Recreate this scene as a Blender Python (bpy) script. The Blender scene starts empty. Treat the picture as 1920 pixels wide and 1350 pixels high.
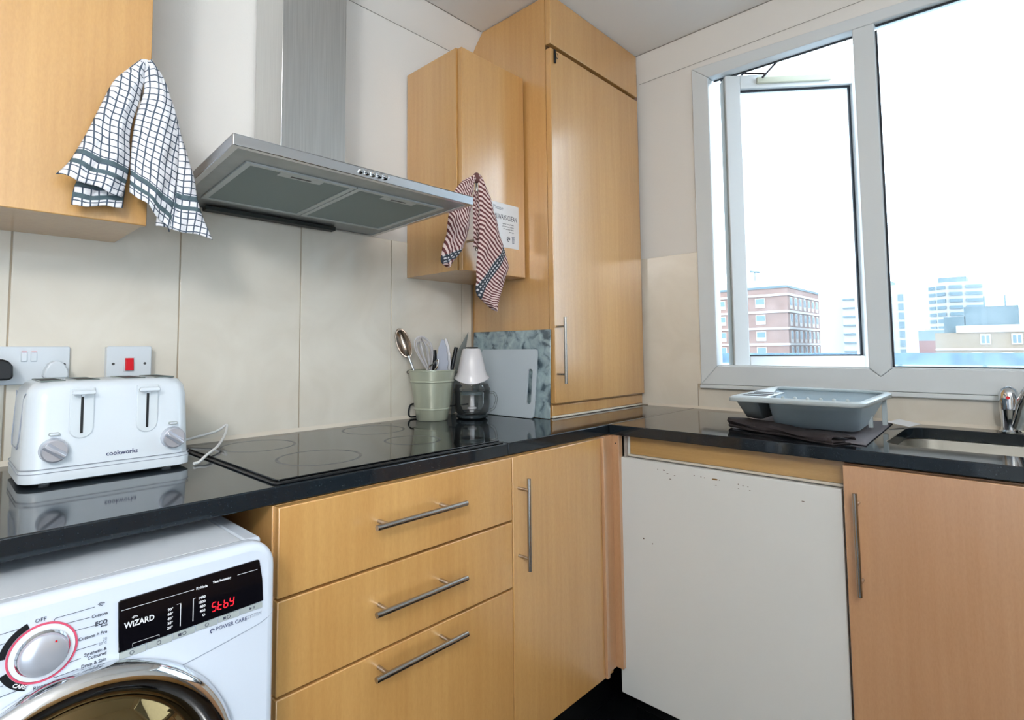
import bpy, bmesh, math, random
from mathutils import Vector, Matrix
random.seed(7)
S = bpy.context.scene
COL = S.collection
PI = math.pi

# ------------------------------------------------------------------ camera
YAW, PITCH, ROLL = 0.7744, 0.0618, -0.0079
F = Vector((math.cos(PITCH)*math.cos(YAW), math.cos(PITCH)*math.sin(YAW), math.sin(PITCH)))
R0 = Vector((math.sin(YAW), -math.cos(YAW), 0)); U0 = R0.cross(F)
RR = R0*math.cos(ROLL)+U0*math.sin(ROLL); UU = -R0*math.sin(ROLL)+U0*math.cos(ROLL)
cd = bpy.data.cameras.new('camera'); cam = bpy.data.objects.new('camera', cd); COL.objects.link(cam)
M = Matrix((RR, UU, -F)).transposed().to_4x4(); M.translation = Vector((-2.2114, -1.6197, 1.1455))
cam.matrix_world = M
cd.sensor_width = 36; cd.lens = 1030.32/1920*36
cd.shift_x = (960-917.26)/1920; cd.shift_y = -(675-591.69)/1920
cd.clip_start = .02; cd.clip_end = 900
S.camera = cam

# ------------------------------------------------------------------ light
W = bpy.data.worlds.new('overcast_sky'); S.world = W; W.use_nodes = True
bg = W.node_tree.nodes['Background']; bg.inputs[0].default_value = (.76, .89, 1, 1); bg.inputs[1].default_value = 5.0
def area(name, loc, rot, sx, sy, power, col=(1,1,1)):
    l = bpy.data.lights.new(name, 'AREA'); l.shape = 'RECTANGLE'; l.size = sx; l.size_y = sy; l.energy = power; l.color = col
    o = bpy.data.objects.new(name, l); COL.objects.link(o); o.location = loc; o.rotation_euler = rot; return o
FILL_STRENGTH = 62   # emission of the fill globe added out of view
S.view_settings.view_transform = 'Standard'; S.view_settings.look = 'None'
S.view_settings.exposure = 0.29; S.view_settings.gamma = 1; S.view_settings.use_curve_mapping = False

# ------------------------------------------------------------------ materials
def s2l(h):
    c = [int(h[i:i+2], 16)/255 for i in (0, 2, 4)]
    return tuple((x/12.92 if x <= .04045 else ((x+.055)/1.055)**2.4) for x in c)+(1,)
def mat(name, col, rough=.5, metal=0, spec=.5, bump=0, bscale=200, var=0, vscale=8, stretch=(1,1,1), coat=0, trans=0, alpha=1, emit=0, ior=1.45, aniso=0):
    m = bpy.data.materials.new(name); m.use_nodes = True; nt = m.node_tree; b = nt.nodes['Principled BSDF']
    c = s2l(col) if isinstance(col, str) else col
    b.inputs['Base Color'].default_value = c; b.inputs['Roughness'].default_value = rough
    b.inputs['Metallic'].default_value = metal; b.inputs['Specular IOR Level'].default_value = spec
    b.inputs['Coat Weight'].default_value = coat; b.inputs['Coat Roughness'].default_value = .08
    b.inputs['Transmission Weight'].default_value = trans; b.inputs['Alpha'].default_value = alpha; b.inputs['IOR'].default_value = ior
    if emit:
        b.inputs['Emission Color'].default_value = c; b.inputs['Emission Strength'].default_value = emit
    if bump or var:
        tc = nt.nodes.new('ShaderNodeTexCoord'); mp = nt.nodes.new('ShaderNodeMapping'); mp.inputs['Scale'].default_value = stretch
        nt.links.new(tc.outputs['Object'], mp.inputs[0])
    if bump:
        n = nt.nodes.new('ShaderNodeTexNoise'); n.inputs['Scale'].default_value = bscale; nt.links.new(mp.outputs[0], n.inputs[0])
        bp_ = nt.nodes.new('ShaderNodeBump'); bp_.inputs['Strength'].default_value = bump; bp_.inputs['Distance'].default_value = .002
        nt.links.new(n.outputs[0], bp_.inputs['Height']); nt.links.new(bp_.outputs[0], b.inputs['Normal'])
    if var:
        n = nt.nodes.new('ShaderNodeTexNoise'); n.inputs['Scale'].default_value = vscale; n.inputs['Detail'].default_value = 5; nt.links.new(mp.outputs[0], n.inputs[0])
        r = nt.nodes.new('ShaderNodeValToRGB'); r.color_ramp.elements[0].position = .3; r.color_ramp.elements[1].position = .7
        r.color_ramp.elements[0].color = tuple(x*(1-var) for x in c[:3])+(1,); r.color_ramp.elements[1].color = tuple(min(1, x*(1+var*.5)) for x in c[:3])+(1,)
        nt.links.new(n.outputs[0], r.inputs[0]); nt.links.new(r.outputs[0], b.inputs['Base Color'])
    return m
def wood(name, a, b_, rough=.34, horiz=False, spec=.5, coat=.85):
    m = bpy.data.materials.new(name); m.use_nodes = True; nt = m.node_tree; P = nt.nodes['Principled BSDF']; L = nt.links.new
    tc = nt.nodes.new('ShaderNodeTexCoord'); oi = nt.nodes.new('ShaderNodeObjectInfo')
    ad = nt.nodes.new('ShaderNodeVectorMath'); ad.operation = 'ADD'; L(tc.outputs['Object'], ad.inputs[0])
    mu = nt.nodes.new('ShaderNodeVectorMath'); mu.operation = 'SCALE'; mu.inputs['Scale'].default_value = 3.7
    cb = nt.nodes.new('ShaderNodeCombineXYZ'); 
    for i in range(3): L(oi.outputs['Random'], cb.inputs[i])
    L(cb.outputs[0], mu.inputs[0]); L(mu.outputs[0], ad.inputs[1])
    def ns(sc, scale, det, pos0, pos1, dist=0):
        mp = nt.nodes.new('ShaderNodeMapping'); mp.inputs['Scale'].default_value = sc; L(ad.outputs[0], mp.inputs[0])
        n = nt.nodes.new('ShaderNodeTexNoise'); n.inputs['Scale'].default_value = scale; n.inputs['Detail'].default_value = det; n.inputs['Distortion'].default_value = dist
        L(mp.outputs[0], n.inputs[0])
        r = nt.nodes.new('ShaderNodeMapRange'); r.inputs['From Min'].default_value = pos0; r.inputs['From Max'].default_value = pos1; L(n.outputs[0], r.inputs[0]); return r.outputs[0]
    long_, short = ((1, 1, .045), (1, 1, .3)) if not horiz else ((.045, .045, 1), (.3, .3, 1))
    n1 = ns(long_, 7, 3, .3, .7, .3); n2 = ns(long_, 75, 4, .25, .75); n3 = ns(short, 320, 2, .35, .8)
    m1 = nt.nodes.new('ShaderNodeMix'); m1.data_type = 'RGBA'; m1.inputs['A'].default_value = s2l(a); m1.inputs['B'].default_value = s2l(b_)
    av = nt.nodes.new('ShaderNodeMath'); av.operation = 'MULTIPLY_ADD'; av.inputs[1].default_value = .45; L(n2, av.inputs[0])
    a2 = nt.nodes.new('ShaderNodeMath'); a2.operation = 'MULTIPLY'; a2.inputs[1].default_value = .55; L(n1, a2.inputs[0]); L(a2.outputs[0], av.inputs[2])
    L(av.outputs[0], m1.inputs['Factor'])
    m2 = nt.nodes.new('ShaderNodeMix'); m2.data_type = 'RGBA'; m2.blend_type = 'MULTIPLY'; L(m1.outputs['Result'], m2.inputs['A']); m2.inputs['B'].default_value = (.80, .74, .66, 1)
    a3 = nt.nodes.new('ShaderNodeMath'); a3.operation = 'MULTIPLY'; a3.inputs[1].default_value = .35; L(n3, a3.inputs[0]); L(a3.outputs[0], m2.inputs['Factor'])
    L(m2.outputs['Result'], P.inputs['Base Color'])
    P.inputs['Roughness'].default_value = rough; P.inputs['Specular IOR Level'].default_value = spec
    P.inputs['Coat Weight'].default_value = coat; P.inputs['Coat Roughness'].default_value = .25; P.inputs['Coat IOR'].default_value = 2.0
    bu = nt.nodes.new('ShaderNodeBump'); bu.inputs['Strength'].default_value = .03; bu.inputs['Distance'].default_value = .0004; L(n2, bu.inputs['Height']); L(bu.outputs[0], P.inputs['Normal'])
    return m
def granite(name):
    m = mat(name, '121418', .07, spec=.6); nt = m.node_tree; P = nt.nodes['Principled BSDF']; L = nt.links.new
    tc = nt.nodes.new('ShaderNodeTexCoord'); v = nt.nodes.new('ShaderNodeTexVoronoi'); v.inputs['Scale'].default_value = 260; L(tc.outputs['Object'], v.inputs[0])
    r = nt.nodes.new('ShaderNodeValToRGB'); e = r.color_ramp.elements; e[0].position = 0; e[0].color = (.09, .10, .11, 1); e[1].position = .2; e[1].color = (.009, .014, .019, 1)
    n = nt.nodes.new('ShaderNodeTexNoise'); n.inputs['Scale'].default_value = 60; L(tc.outputs['Object'], n.inputs[0])
    mx = nt.nodes.new('ShaderNodeMix'); mx.data_type = 'RGBA'; mx.inputs['A'].default_value = (.009, .014, .019, 1); L(r.outputs[0], mx.inputs['B']); L(v.outputs['Distance'], r.inputs[0])
    q = nt.nodes.new('ShaderNodeMapRange'); q.inputs['From Min'].default_value = .45; q.inputs['From Max'].default_value = .65; L(n.outputs[0], q.inputs[0]); L(q.outputs[0], mx.inputs['Factor'])
    L(mx.outputs['Result'], P.inputs['Base Color'])
    return m
def grainy_tile(name):
    m = mat(name, 'dcd5c6', .12, spec=.45, coat=1); nt = m.node_tree; P = nt.nodes['Principled BSDF']; L = nt.links.new
    tc = nt.nodes.new('ShaderNodeTexCoord'); n = nt.nodes.new('ShaderNodeTexNoise'); n.inputs['Scale'].default_value = 5; n.inputs['Detail'].default_value = 8; n.inputs['Distortion'].default_value = 1.2; L(tc.outputs['Object'], n.inputs[0])
    r = nt.nodes.new('ShaderNodeValToRGB'); r.color_ramp.elements[0].color = s2l('dbd4c6'); r.color_ramp.elements[1].color = s2l('e2dccf'); P.inputs['Coat Roughness'].default_value = .02; r.color_ramp.elements[0].position = .35; r.color_ramp.elements[1].position = .65
    L(n.outputs[0], r.inputs[0]); L(r.outputs[0], P.inputs['Base Color'])
    n2 = nt.nodes.new('ShaderNodeTexNoise'); n2.inputs['Scale'].default_value = 9; L(tc.outputs['Object'], n2.inputs[0])
    bu = nt.nodes.new('ShaderNodeBump'); bu.inputs['Strength'].default_value = .02; bu.inputs['Distance'].default_value = .01; L(n2.outputs[0], bu.inputs['Height']); L(bu.outputs[0], P.inputs['Normal'])
    return m
def marble(name):
    m = mat(name, '8fa3a6', .12, coat=.6); nt = m.node_tree; P = nt.nodes['Principled BSDF']; L = nt.links.new
    tc = nt.nodes.new('ShaderNodeTexCoord'); n = nt.nodes.new('ShaderNodeTexNoise'); n.inputs['Scale'].default_value = 24; n.inputs['Detail'].default_value = 9; n.inputs['Distortion'].default_value = .6; L(tc.outputs['Object'], n.inputs[0])
    r = nt.nodes.new('ShaderNodeValToRGB'); e = r.color_ramp.elements; e[0].position = .36; e[0].color = s2l('4a5a63'); e[1].position = .66; e[1].color = s2l('a9bcc0')
    k = e.new(.47); k.color = s2l('8a9da3'); L(n.outputs[0], r.inputs[0]); L(r.outputs[0], P.inputs['Base Color']); return m
def steel(name, col='b9b9b7', rough=.3, stretch=(1, 1, 60)):
    m = mat(name, col, rough, 1, var=.10, vscale=6, stretch=stretch); return m
def pane_mat(name, tint=(1, 1, 1), haze=0.0):
    m = bpy.data.materials.new(name); m.use_nodes = True; nt = m.node_tree; nt.nodes.remove(nt.nodes['Principled BSDF']); L = nt.links.new
    o = nt.nodes['Material Output']; t = nt.nodes.new('ShaderNodeBsdfTransparent'); t.inputs[0].default_value = tint+(1,)
    g = nt.nodes.new('ShaderNodeBsdfGlossy'); g.inputs['Roughness'].default_value = .01
    fr = nt.nodes.new('ShaderNodeFresnel'); fr.inputs[0].default_value = 1.45
    mx = nt.nodes.new('ShaderNodeMixShader'); L(fr.outputs[0], mx.inputs[0]); L(t.outputs[0], mx.inputs[1]); L(g.outputs[0], mx.inputs[2])
    last = mx
    if haze:
        d = nt.nodes.new('ShaderNodeBsdfTranslucent'); d.inputs[0].default_value = (.8, .85, .88, 1)
        tc = nt.nodes.new('ShaderNodeTexCoord'); n = nt.nodes.new('ShaderNodeTexNoise'); n.inputs['Scale'].default_value = 9; n.inputs['Detail'].default_value = 8; L(tc.outputs['Object'], n.inputs[0])
        r = nt.nodes.new('ShaderNodeMapRange'); r.inputs['From Min'].default_value = .4; r.inputs['From Max'].default_value = .8; r.inputs['To Min'].default_value = haze*.5; r.inputs['To Max'].default_value = haze*2.5; L(n.outputs[0], r.inputs[0])
        m2 = nt.nodes.new('ShaderNodeMixShader'); L(r.outputs[0], m2.inputs[0]); L(mx.outputs[0], m2.inputs[1]); L(d.outputs[0], m2.inputs[2]); last = m2
    L(last.outputs[0], o.inputs[0]); return m
def cloth_mat(name, kind):
    m = mat(name, 'dddcdc', .95, spec=.1); nt = m.node_tree; P = nt.nodes['Principled BSDF']; L = nt.links.new
    uv = nt.nodes.new('ShaderNodeUVMap'); sp = nt.nodes.new('ShaderNodeSeparateXYZ'); L(uv.outputs[0], sp.inputs[0])
    def mth(op, a, b=None):
        n = nt.nodes.new('ShaderNodeMath'); n.operation = op
        for i, q in enumerate((a, b)):
            if q is None: continue
            if isinstance(q, (int, float)): n.inputs[i].default_value = q
            else: L(q, n.inputs[i])
        return n.outputs[0]
    x, y = sp.outputs[0], sp.outputs[1]
    def line(c, w): return mth('LESS_THAN', mth('FRACT', c), w)
    def rng(c, a, b): return mth('MULTIPLY', mth('GREATER_THAN', c, a), mth('LESS_THAN', c, b))
    if kind == 'check':
        k = mth('MAXIMUM', line(x, .19), line(y, .17))
        bands = mth('MAXIMUM', rng(y, 12.3, 13.0), rng(y, 14.0, 14.7))
        dark = s2l('515c6a'); base = s2l('e9e8eb'); band = s2l('5a6a70')
        m1 = nt.nodes.new('ShaderNodeMix'); m1.data_type = 'RGBA'; m1.inputs['A'].default_value = base; m1.inputs['B'].default_value = dark; L(k, m1.inputs['Factor'])
        m2 = nt.nodes.new('ShaderNodeMix'); m2.data_type = 'RGBA'; L(m1.outputs['Result'], m2.inputs['A']); m2.inputs['B'].default_value = band; L(bands, m2.inputs['Factor'])
        L(m2.outputs['Result'], P.inputs['Base Color'])
    else:
        d = mth('ADD', mth('MULTIPLY', x, -.68), mth('MULTIPLY', y, .73))
        e = mth('ADD', mth('MULTIPLY', x, .73), mth('MULTIPLY', y, .68))
        k = line(d, .5)
        m1 = nt.nodes.new('ShaderNodeMix'); m1.data_type = 'RGBA'; m1.inputs['A'].default_value = s2l('dcc4bf'); m1.inputs['B'].default_value = s2l('6a3f40'); L(k, m1.inputs['Factor'])
        band = rng(e, 21.6, 24.4); ck = mth('MAXIMUM', line(d, .5), line(e, .5))
        m3 = nt.nodes.new('ShaderNodeMix'); m3.data_type = 'RGBA'; m3.inputs['A'].default_value = s2l('c9c6c8'); m3.inputs['B'].default_value = s2l('3f444c'); L(ck, m3.inputs['Factor'])
        m2 = nt.nodes.new('ShaderNodeMix'); m2.data_type = 'RGBA'; L(m1.outputs['Result'], m2.inputs['A']); L(m3.outputs['Result'], m2.inputs['B']); L(band, m2.inputs['Factor'])
        L(m2.outputs['Result'], P.inputs['Base Color'])
    n = nt.nodes.new('ShaderNodeTexNoise'); n.inputs['Scale'].default_value = 3.2; L(uv.outputs[0], n.inputs[0])
    bu = nt.nodes.new('ShaderNodeBump'); bu.inputs['Strength'].default_value = .5; bu.inputs['Distance'].default_value = .003; L(n.outputs[0], bu.inputs['Height']); L(bu.outputs[0], P.inputs['Normal'])
    return m
def panel_white(name):
    m = mat(name, 'd6d8d6', .45); nt = m.node_tree; P = nt.nodes['Principled BSDF']; L = nt.links.new
    return m

BEECH = wood('beech_laminate', 'd7a866', 'c28f50')
BEECH_PINK = wood('beech_laminate_faded', 'cca179', 'bc8d63')
BEECH_EDGE = mat('beech_edging', 'b98a55', .5)
RAIL = wood('raw_wood_rail', 'c09a5c', '8f6a35', .5, True)
TILE = grainy_tile('cream_gloss_tile'); GROUT = mat('grout', 'b3a48f', .9)
PAINT = mat('wall_paint', 'e3e1dd', .7, bump=.15, bscale=150); CEIL = mat('ceiling_paint', 'f2f2f1', .8)
UPVC = mat('white_upvc', 'd6dcdf', .25); UPVCG = mat('upvc_gasket_groove', 'b9bec2', .5); GASKET = mat('black_gasket', '20242b', .6)
GRAN = granite('black_granite'); BLACKG = mat('hob_black_glass', '0a0c0e', .03, spec=.6); HOBTRIM = mat('hob_trim', '1c1d1f', .35)
RINGM = mat('hob_ring_print', '4a4a4a', .35)
STEEL = steel('brushed_steel'); STEELH = mat('satin_handle_steel', 'b5b0aa', .26, 1); CHROME = mat('chrome', 'd8dadc', .06, 1)
STEELD = mat('hood_underside_steel', 'a6abac', .42, .9, var=.15, vscale=14); FRAMEAL = mat('filter_frame_aluminium', 'c6cdcc', .4, .4)
CHIMF = steel('chimney_steel', 'd2d2d0', .33, (60, 60, 1)); CHIMS = steel('chimney_side_steel', '8d857c', .4, (60, 60, 1))
WHITEP = mat('white_plastic', 'd4dbe1', .22); WHITEA = mat('appliance_white_enamel', 'cdd5e0', .2); WHITEL = mat('appliance_lid', 'd3d9e0', .35)
BLACKP = mat('black_plastic', '14161a', .3); DISPLAY = mat('display_black', '0c0b10', .06); REDP = mat('red_switch', 'd4001c', .35); PINKRING = mat('dial_ring_red', 'd2506a', .3)
GREYP = mat('button_grey', 'a3aaa9', .4); SILVERP = mat('dial_silver', 'c6c9d2', .22, .5); LED = mat('led_red', 'f01428', .5, emit=.7)
PRINTD = mat('print_dark', '3b3f4c', .6); PRINTW = mat('print_white', 'd8d8da', .6); PRINTL = mat('print_light_grey', '9aa0ab', .6); PRINTB = mat('print_blue', '3f4468', .6)
PANEL = panel_white('chipped_white_panel'); CHIP = mat('bare_chip', '8a6a3c', .8)
BLACKT = mat('black_floor', '0f1114', .18, var=.2, vscale=3); PLINTH = mat('black_plinth', '0d0e10', .3)
SAGE = mat('sage_enamel', 'aaae9b', .3, .25, coat=.3); SPOON = mat('ladle_steel', 'a6978a', .22, 1); WIREG = mat('grey_silicone', 'c2bebf', .4)
TONG = mat('grey_silicone_tong', '9fa3b0', .5); GLASSC = None; CHOPW = mat('chopper_white', 'dcd8da', .15, coat=.5)
MARB = marble('grey_marbled_glass'); BOARD = mat('grey_board_plastic', 'bcc6cd', .45); CLEARB = mat('clear_mat_plastic', 'a8b0b0', .3, alpha=.55)
RACKM = mat('blue_grey_rack', 'a9bfcd', .35); DARKCL = mat('dark_cloth', '3a3436', .95, bump=.5, bscale=300); PAPER = mat('white_paper', 'ecedef', .8)
CORD = mat('white_cord', 'e8e8e6', .35); SILI = mat('silicone_sealant', 'dcd3c4', .5); FILT = mat('filter_mesh', '93a09f', .5, .7, bump=.8, bscale=900)
CHECKT = cloth_mat('check_towel', 'check'); STRIPET = cloth_mat('stripe_towel', 'stripe')
PANE = pane_mat('window_glass', (.98, .99, 1), .02); GLASSC = pane_mat('chopper_bowl_clear', (.975, .985, .985), .05)
PANED = pane_mat('dirty_window_glass', (.95, .98, 1), .05)
DOORGLASS = mat('washer_door_glass', '6b5a3c', .03, .9)

# ------------------------------------------------------------------ helpers
def thing(name, label, cat, loc=(0, 0, 0), group=None, kind=None):
    o = bpy.data.objects.new(name, None); o.empty_display_size = .05; COL.objects.link(o); o.location = loc
    if kind: o['kind'] = kind
    if label: o['label'] = label
    if cat: o['category'] = cat
    if group: o['group'] = group
    return o
def rootloc(p):
    l = Vector((0, 0, 0))
    while p is not None: l += p.location; p = p.parent
    return l
def obj(name, bm, m, parent=None, bev=0, seg=2, smooth=False, label=None, at=None, kind=None, cat=None):
    me = bpy.data.meshes.new(name)
    bmesh.ops.recalc_face_normals(bm, faces=bm.faces)
    off = rootloc(parent) if parent is not None else Vector(at or (0, 0, 0))
    bmesh.ops.translate(bm, verts=bm.verts, vec=-off)
    bm.to_mesh(me); bm.free()
    for mm in (m if isinstance(m, (list, tuple)) else [m]): me.materials.append(mm)
    o = bpy.data.objects.new(name, me); COL.objects.link(o)
    if parent is not None: o.parent = parent
    else: o.location = off
    if smooth or bev:
        for p in me.polygons: p.use_smooth = True
        try: me.set_sharp_from_angle(angle=math.radians(38))
        except Exception: pass
    if bev:
        b = o.modifiers.new('bevel', 'BEVEL'); b.width = bev; b.segments = seg; b.limit_method = 'ANGLE'; b.angle_limit = math.radians(35); b.harden_normals = False
    if label: o['label'] = label
    if kind: o['kind'] = kind
    if cat: o['category'] = cat
    return o
def BM(): return bmesh.new()
def box(bm, x0, x1, y0, y1, z0, z1, skew=None):
    v = [bm.verts.new((x, y, z)) for z in (z0, z1) for y in (y0, y1) for x in (x0, x1)]
    for f in ((0, 1, 3, 2), (4, 6, 7, 5), (0, 4, 5, 1), (2, 3, 7, 6), (0, 2, 6, 4), (1, 5, 7, 3)): bm.faces.new([v[i] for i in f])
    return v
def boxo(name, d, m, parent=None, bev=.0015, **k):
    bm = BM(); box(bm, *d); return obj(name, bm, m, parent, bev, **k)
def prism(bm, pts, axis, a, b):
    def P(p, t): return {'x': (t, p[0], p[1]), 'y': (p[0], t, p[1]), 'z': (p[0], p[1], t)}[axis]
    A = [bm.verts.new(P(p, a)) for p in pts]; B = [bm.verts.new(P(p, b)) for p in pts]; n = len(pts)
    bm.faces.new(A); bm.faces.new(B[::-1])
    for i in range(n): bm.faces.new((A[i], B[i], B[(i+1) % n], A[(i+1) % n]))
def hexa(bm, p):  # 8 points bottom4 top4
    v = [bm.verts.new(q) for q in p]
    for f in ((0, 1, 2, 3), (7, 6, 5, 4), (0, 4, 5, 1), (1, 5, 6, 2), (2, 6, 7, 3), (3, 7, 4, 0)): bm.faces.new([v[i] for i in f])
def rrect(x0, x1, y0, y1, r, n=5, corners=(1, 1, 1, 1)):
    out = []
    for (cx, cy, a0), c in zip(((x1-r, y1-r, 0), (x0+r, y1-r, 90), (x0+r, y0+r, 180), (x1-r, y0+r, 270)), corners):
        if c:
            for i in range(n+1):
                a = math.radians(a0+90*i/n); out.append((cx+r*math.cos(a), cy+r*math.sin(a)))
        else: out.append((cx+(r if a0 in (0, 270) else -r), cy+(r if a0 in (0, 90) else -r)))
    return out
def frame_ax(d):
    d = d.normalized(); a = Vector((0, 0, 1)) if abs(d.z) < .9 else Vector((1, 0, 0)); u = d.cross(a).normalized(); return u, u.cross(d).normalized()
def polytube(bm, pts, r, n=10, cap=True):
    pts = [Vector(p) for p in pts]; N = len(pts); rs = r if isinstance(r, (list, tuple)) else [r]*N; rings = []; u = None
    for i, p in enumerate(pts):
        d = (pts[min(i+1, N-1)]-pts[max(i-1, 0)]).normalized()
        if u is None: u, w = frame_ax(d)
        else:
            u = (u-d*u.dot(d)); u = u.normalized() if u.length > 1e-6 else frame_ax(d)[0]; w = u.cross(d).normalized()
        rings.append([bm.verts.new(p+(u*math.cos(2*PI*k/n)+w*math.sin(2*PI*k/n))*rs[i]) for k in range(n)])
    for a, b in zip(rings, rings[1:]):
        for k in range(n): bm.faces.new((a[k], a[(k+1) % n], b[(k+1) % n], b[k]))
    if cap: bm.faces.new(rings[0][::-1]); bm.faces.new(rings[-1])
def smoothpts(pts, k=6):
    pts = [Vector(p) for p in pts]; out = []
    for i in range(len(pts)-1):
        p0, p1, p2, p3 = pts[max(i-1, 0)], pts[i], pts[i+1], pts[min(i+2, len(pts)-1)]
        for j in range(k):
            t = j/k; out.append(.5*((2*p1)+(-p0+p2)*t+(2*p0-5*p1+4*p2-p3)*t*t+(-p0+3*p1-3*p2+p3)*t*t*t))
    out.append(pts[-1]); return out
def lathe(bm, prof, c=(0, 0, 0), n=40, axis='z', close=False, wave=None):
    c = Vector(c); rings = []
    for j, (r, h) in enumerate(prof):
        ring = []
        for k in range(n):
            a = 2*PI*k/n; hh = h+(wave(j, a) if wave else 0)
            v = {'z': Vector((r*math.cos(a), r*math.sin(a), hh)), 'y': Vector((r*math.cos(a), hh, r*math.sin(a))), 'x': Vector((hh, r*math.cos(a), r*math.sin(a)))}[axis]
            ring.append(bm.verts.new(c+v))
        rings.append(ring)
    for a, b in zip(rings, rings[1:]):
        for k in range(n): bm.faces.new((a[k], a[(k+1) % n], b[(k+1) % n], b[k]))
    if close:
        for k in range(n): bm.faces.new((rings[-1][k], rings[-1][(k+1) % n], rings[0][(k+1) % n], rings[0][k]))
    else:
        if prof[0][0] > 1e-6: bm.faces.new(rings[0][::-1])
        if prof[-1][0] > 1e-6: bm.faces.new(rings[-1])
    bmesh.ops.remove_doubles(bm, verts=bm.verts, dist=1e-6)
def text(parent, name, s, size, loc, m, align='LEFT', rot=(PI/2, 0, 0), squash=1, bold=0, space=1, shear=0):
    c = bpy.data.curves.new(name, 'FONT'); c.body = s; c.size = size; c.align_x = align; c.align_y = 'CENTER'; c.extrude = .00015; c.offset = bold; c.space_character = space; c.shear = shear; c.resolution_u = 2
    t = bpy.data.objects.new(name, c); COL.objects.link(t)
    me = bpy.data.meshes.new_from_object(t.evaluated_get(bpy.context.evaluated_depsgraph_get())); bpy.data.objects.remove(t)
    o = bpy.data.objects.new(name, me); COL.objects.link(o); me.materials.clear(); me.materials.append(m); o.parent = parent
    o.location = Vector(loc)-rootloc(parent); o.rotation_euler = rot; o.scale = (squash, 1, 1); return o
def bar_handle(parent, p0, p1, posts, back, m=STEELH, r=.006):
    """bar from p0 to p1; posts: fractions; back: vector from the bar to the door"""
    p0, p1, back = Vector(p0), Vector(p1), Vector(back)
    bm = BM(); polytube(bm, [p0, p1], r, 14)
    for f in posts:
        q = p0.lerp(p1, f); polytube(bm, [q, q+back], r*.75, 10)
    return obj('handle', bm, m, parent, smooth=True)

# ------------------------------------------------------------------ room
def structure(name, bm, m, **k): return obj(name, bm, m, kind='structure', **k)
RX0, RY0, CZ = -3.6, -2.75, 2.455
bm = BM(); box(bm, RX0-.1, .1, RY0-.1, .1, -.1, 0); structure('floor', bm, BLACKT)
bm = BM(); box(bm, RX0-.1, .1, RY0-.1, .1, CZ, CZ+.1); structure('ceiling', bm, CEIL)
bm = BM(); box(bm, RX0-.1, .1, 0, .12, 0, CZ); wall_n = structure('wall_north', bm, PAINT)
GX0, GX1 = -3.45, -2.2
bm = BM(); box(bm, RX0-.1, GX0, RY0-.12, RY0, 0, CZ); box(bm, GX1, .1, RY0-.12, RY0, 0, CZ); box(bm, GX0, GX1, RY0-.12, RY0, 2.1, CZ); structure('wall_south', bm, PAINT)
added_door = thing('added_door_1', None, None, (GX0, RY0-.05, 0), kind='structure')  # invented glazed opening, out of view, added to let in fill daylight
bm = BM(); prism(bm, [(GX0, 0), (GX1, 0), (GX1, .07), (GX0, .07)], 'y', RY0-.09, RY0-.03); prism(bm, [(GX0, 2.03), (GX1, 2.03), (GX1, 2.1), (GX0, 2.1)], 'y', RY0-.09, RY0-.03); prism(bm, [(GX0, .07), (GX0+.07, .07), (GX0+.07, 2.03), (GX0, 2.03)], 'y', RY0-.09, RY0-.03); prism(bm, [(GX1-.07, .07), (GX1, .07), (GX1, 2.03), (GX1-.07, 2.03)], 'y', RY0-.09, RY0-.03)
obj('door_frame', bm, UPVC, added_door, .003)
bm = BM(); box(bm, GX0+.07, GX1-.07, RY0-.062, RY0-.056, .07, 2.03); obj('pane', bm, PANE, added_door)
bm = BM(); box(bm, RX0-.12, RX0, RY0, 0, 0, CZ); structure('wall_west', bm, PAINT)
# window wall with its opening
WY0, WY1, WZ0, WZ1 = -2.64, -.70, 1.02, 2.28
bm = BM(); box(bm, .001, .034, WY1, 0, 0, CZ); box(bm, .001, .034, RY0, WY0, 0, CZ); box(bm, .001, .034, WY0, WY1, 0, WZ0)
box(bm, .001, .034, WY0, WY1, WZ1, CZ)
wall_e = structure('wall_east', bm, PAINT)
bm = BM(); prism(bm, [(0, 2.357), (0, CZ), (-.07, CZ)], 'x', RX0, 0); structure('trim_1', bm, PAINT)
bm = BM(); prism(bm, [(0, 2.338), (0, CZ), (-.032, CZ)], 'y', RY0, -.07); structure('trim_2', bm, PAINT)
bm = BM(); polytube(bm, [(RX0, -.0705, CZ-.001), (-.665, -.0705, CZ-.001)], .0014, 6); structure('trim_6', bm, mat('coving_crack', '8f8d88', .9))
bm = BM(); polytube(bm, [(-.0325, -.42, CZ-.001), (-.0325, RY0, CZ-.001)], .0018, 6); structure('trim_7', bm, bpy.data.materials['coving_crack'])
bm = BM(); polytube(bm, [(RX0, -.0008, 2.356), (-.665, -.0008, 2.356)], .0010, 6); structure('trim_8', bm, bpy.data.materials['coving_crack'])
bm = BM(); polytube(bm, [(-.0005, -.42, 2.337), (-.0005, RY0, 2.337)], .0008, 6); structure('trim_9', bm, bpy.data.materials['coving_crack'])
# north wall tiles
TT = 1.54
bm = BM(); box(bm, RX0, -.004, -.006, 0, .90, TT-.002); obj('grout_bed', bm, GROUT, wall_n)
for k in range(-7, 4):
    x0 = -1.4036+.3421*k; x1 = min(x0+.3421, -.668)
    if k == 2: boxo('tile', (x0+.0016, x1-.0012, -.0085, -.004, .903, TT), TILE, wall_n, .0012); continue
    if x0 > -.70: continue
    boxo('tile', (x0+.0016, x0+.3421-.0016, -.0085, -.004, .903, TT), TILE, wall_n, .0012)
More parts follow.
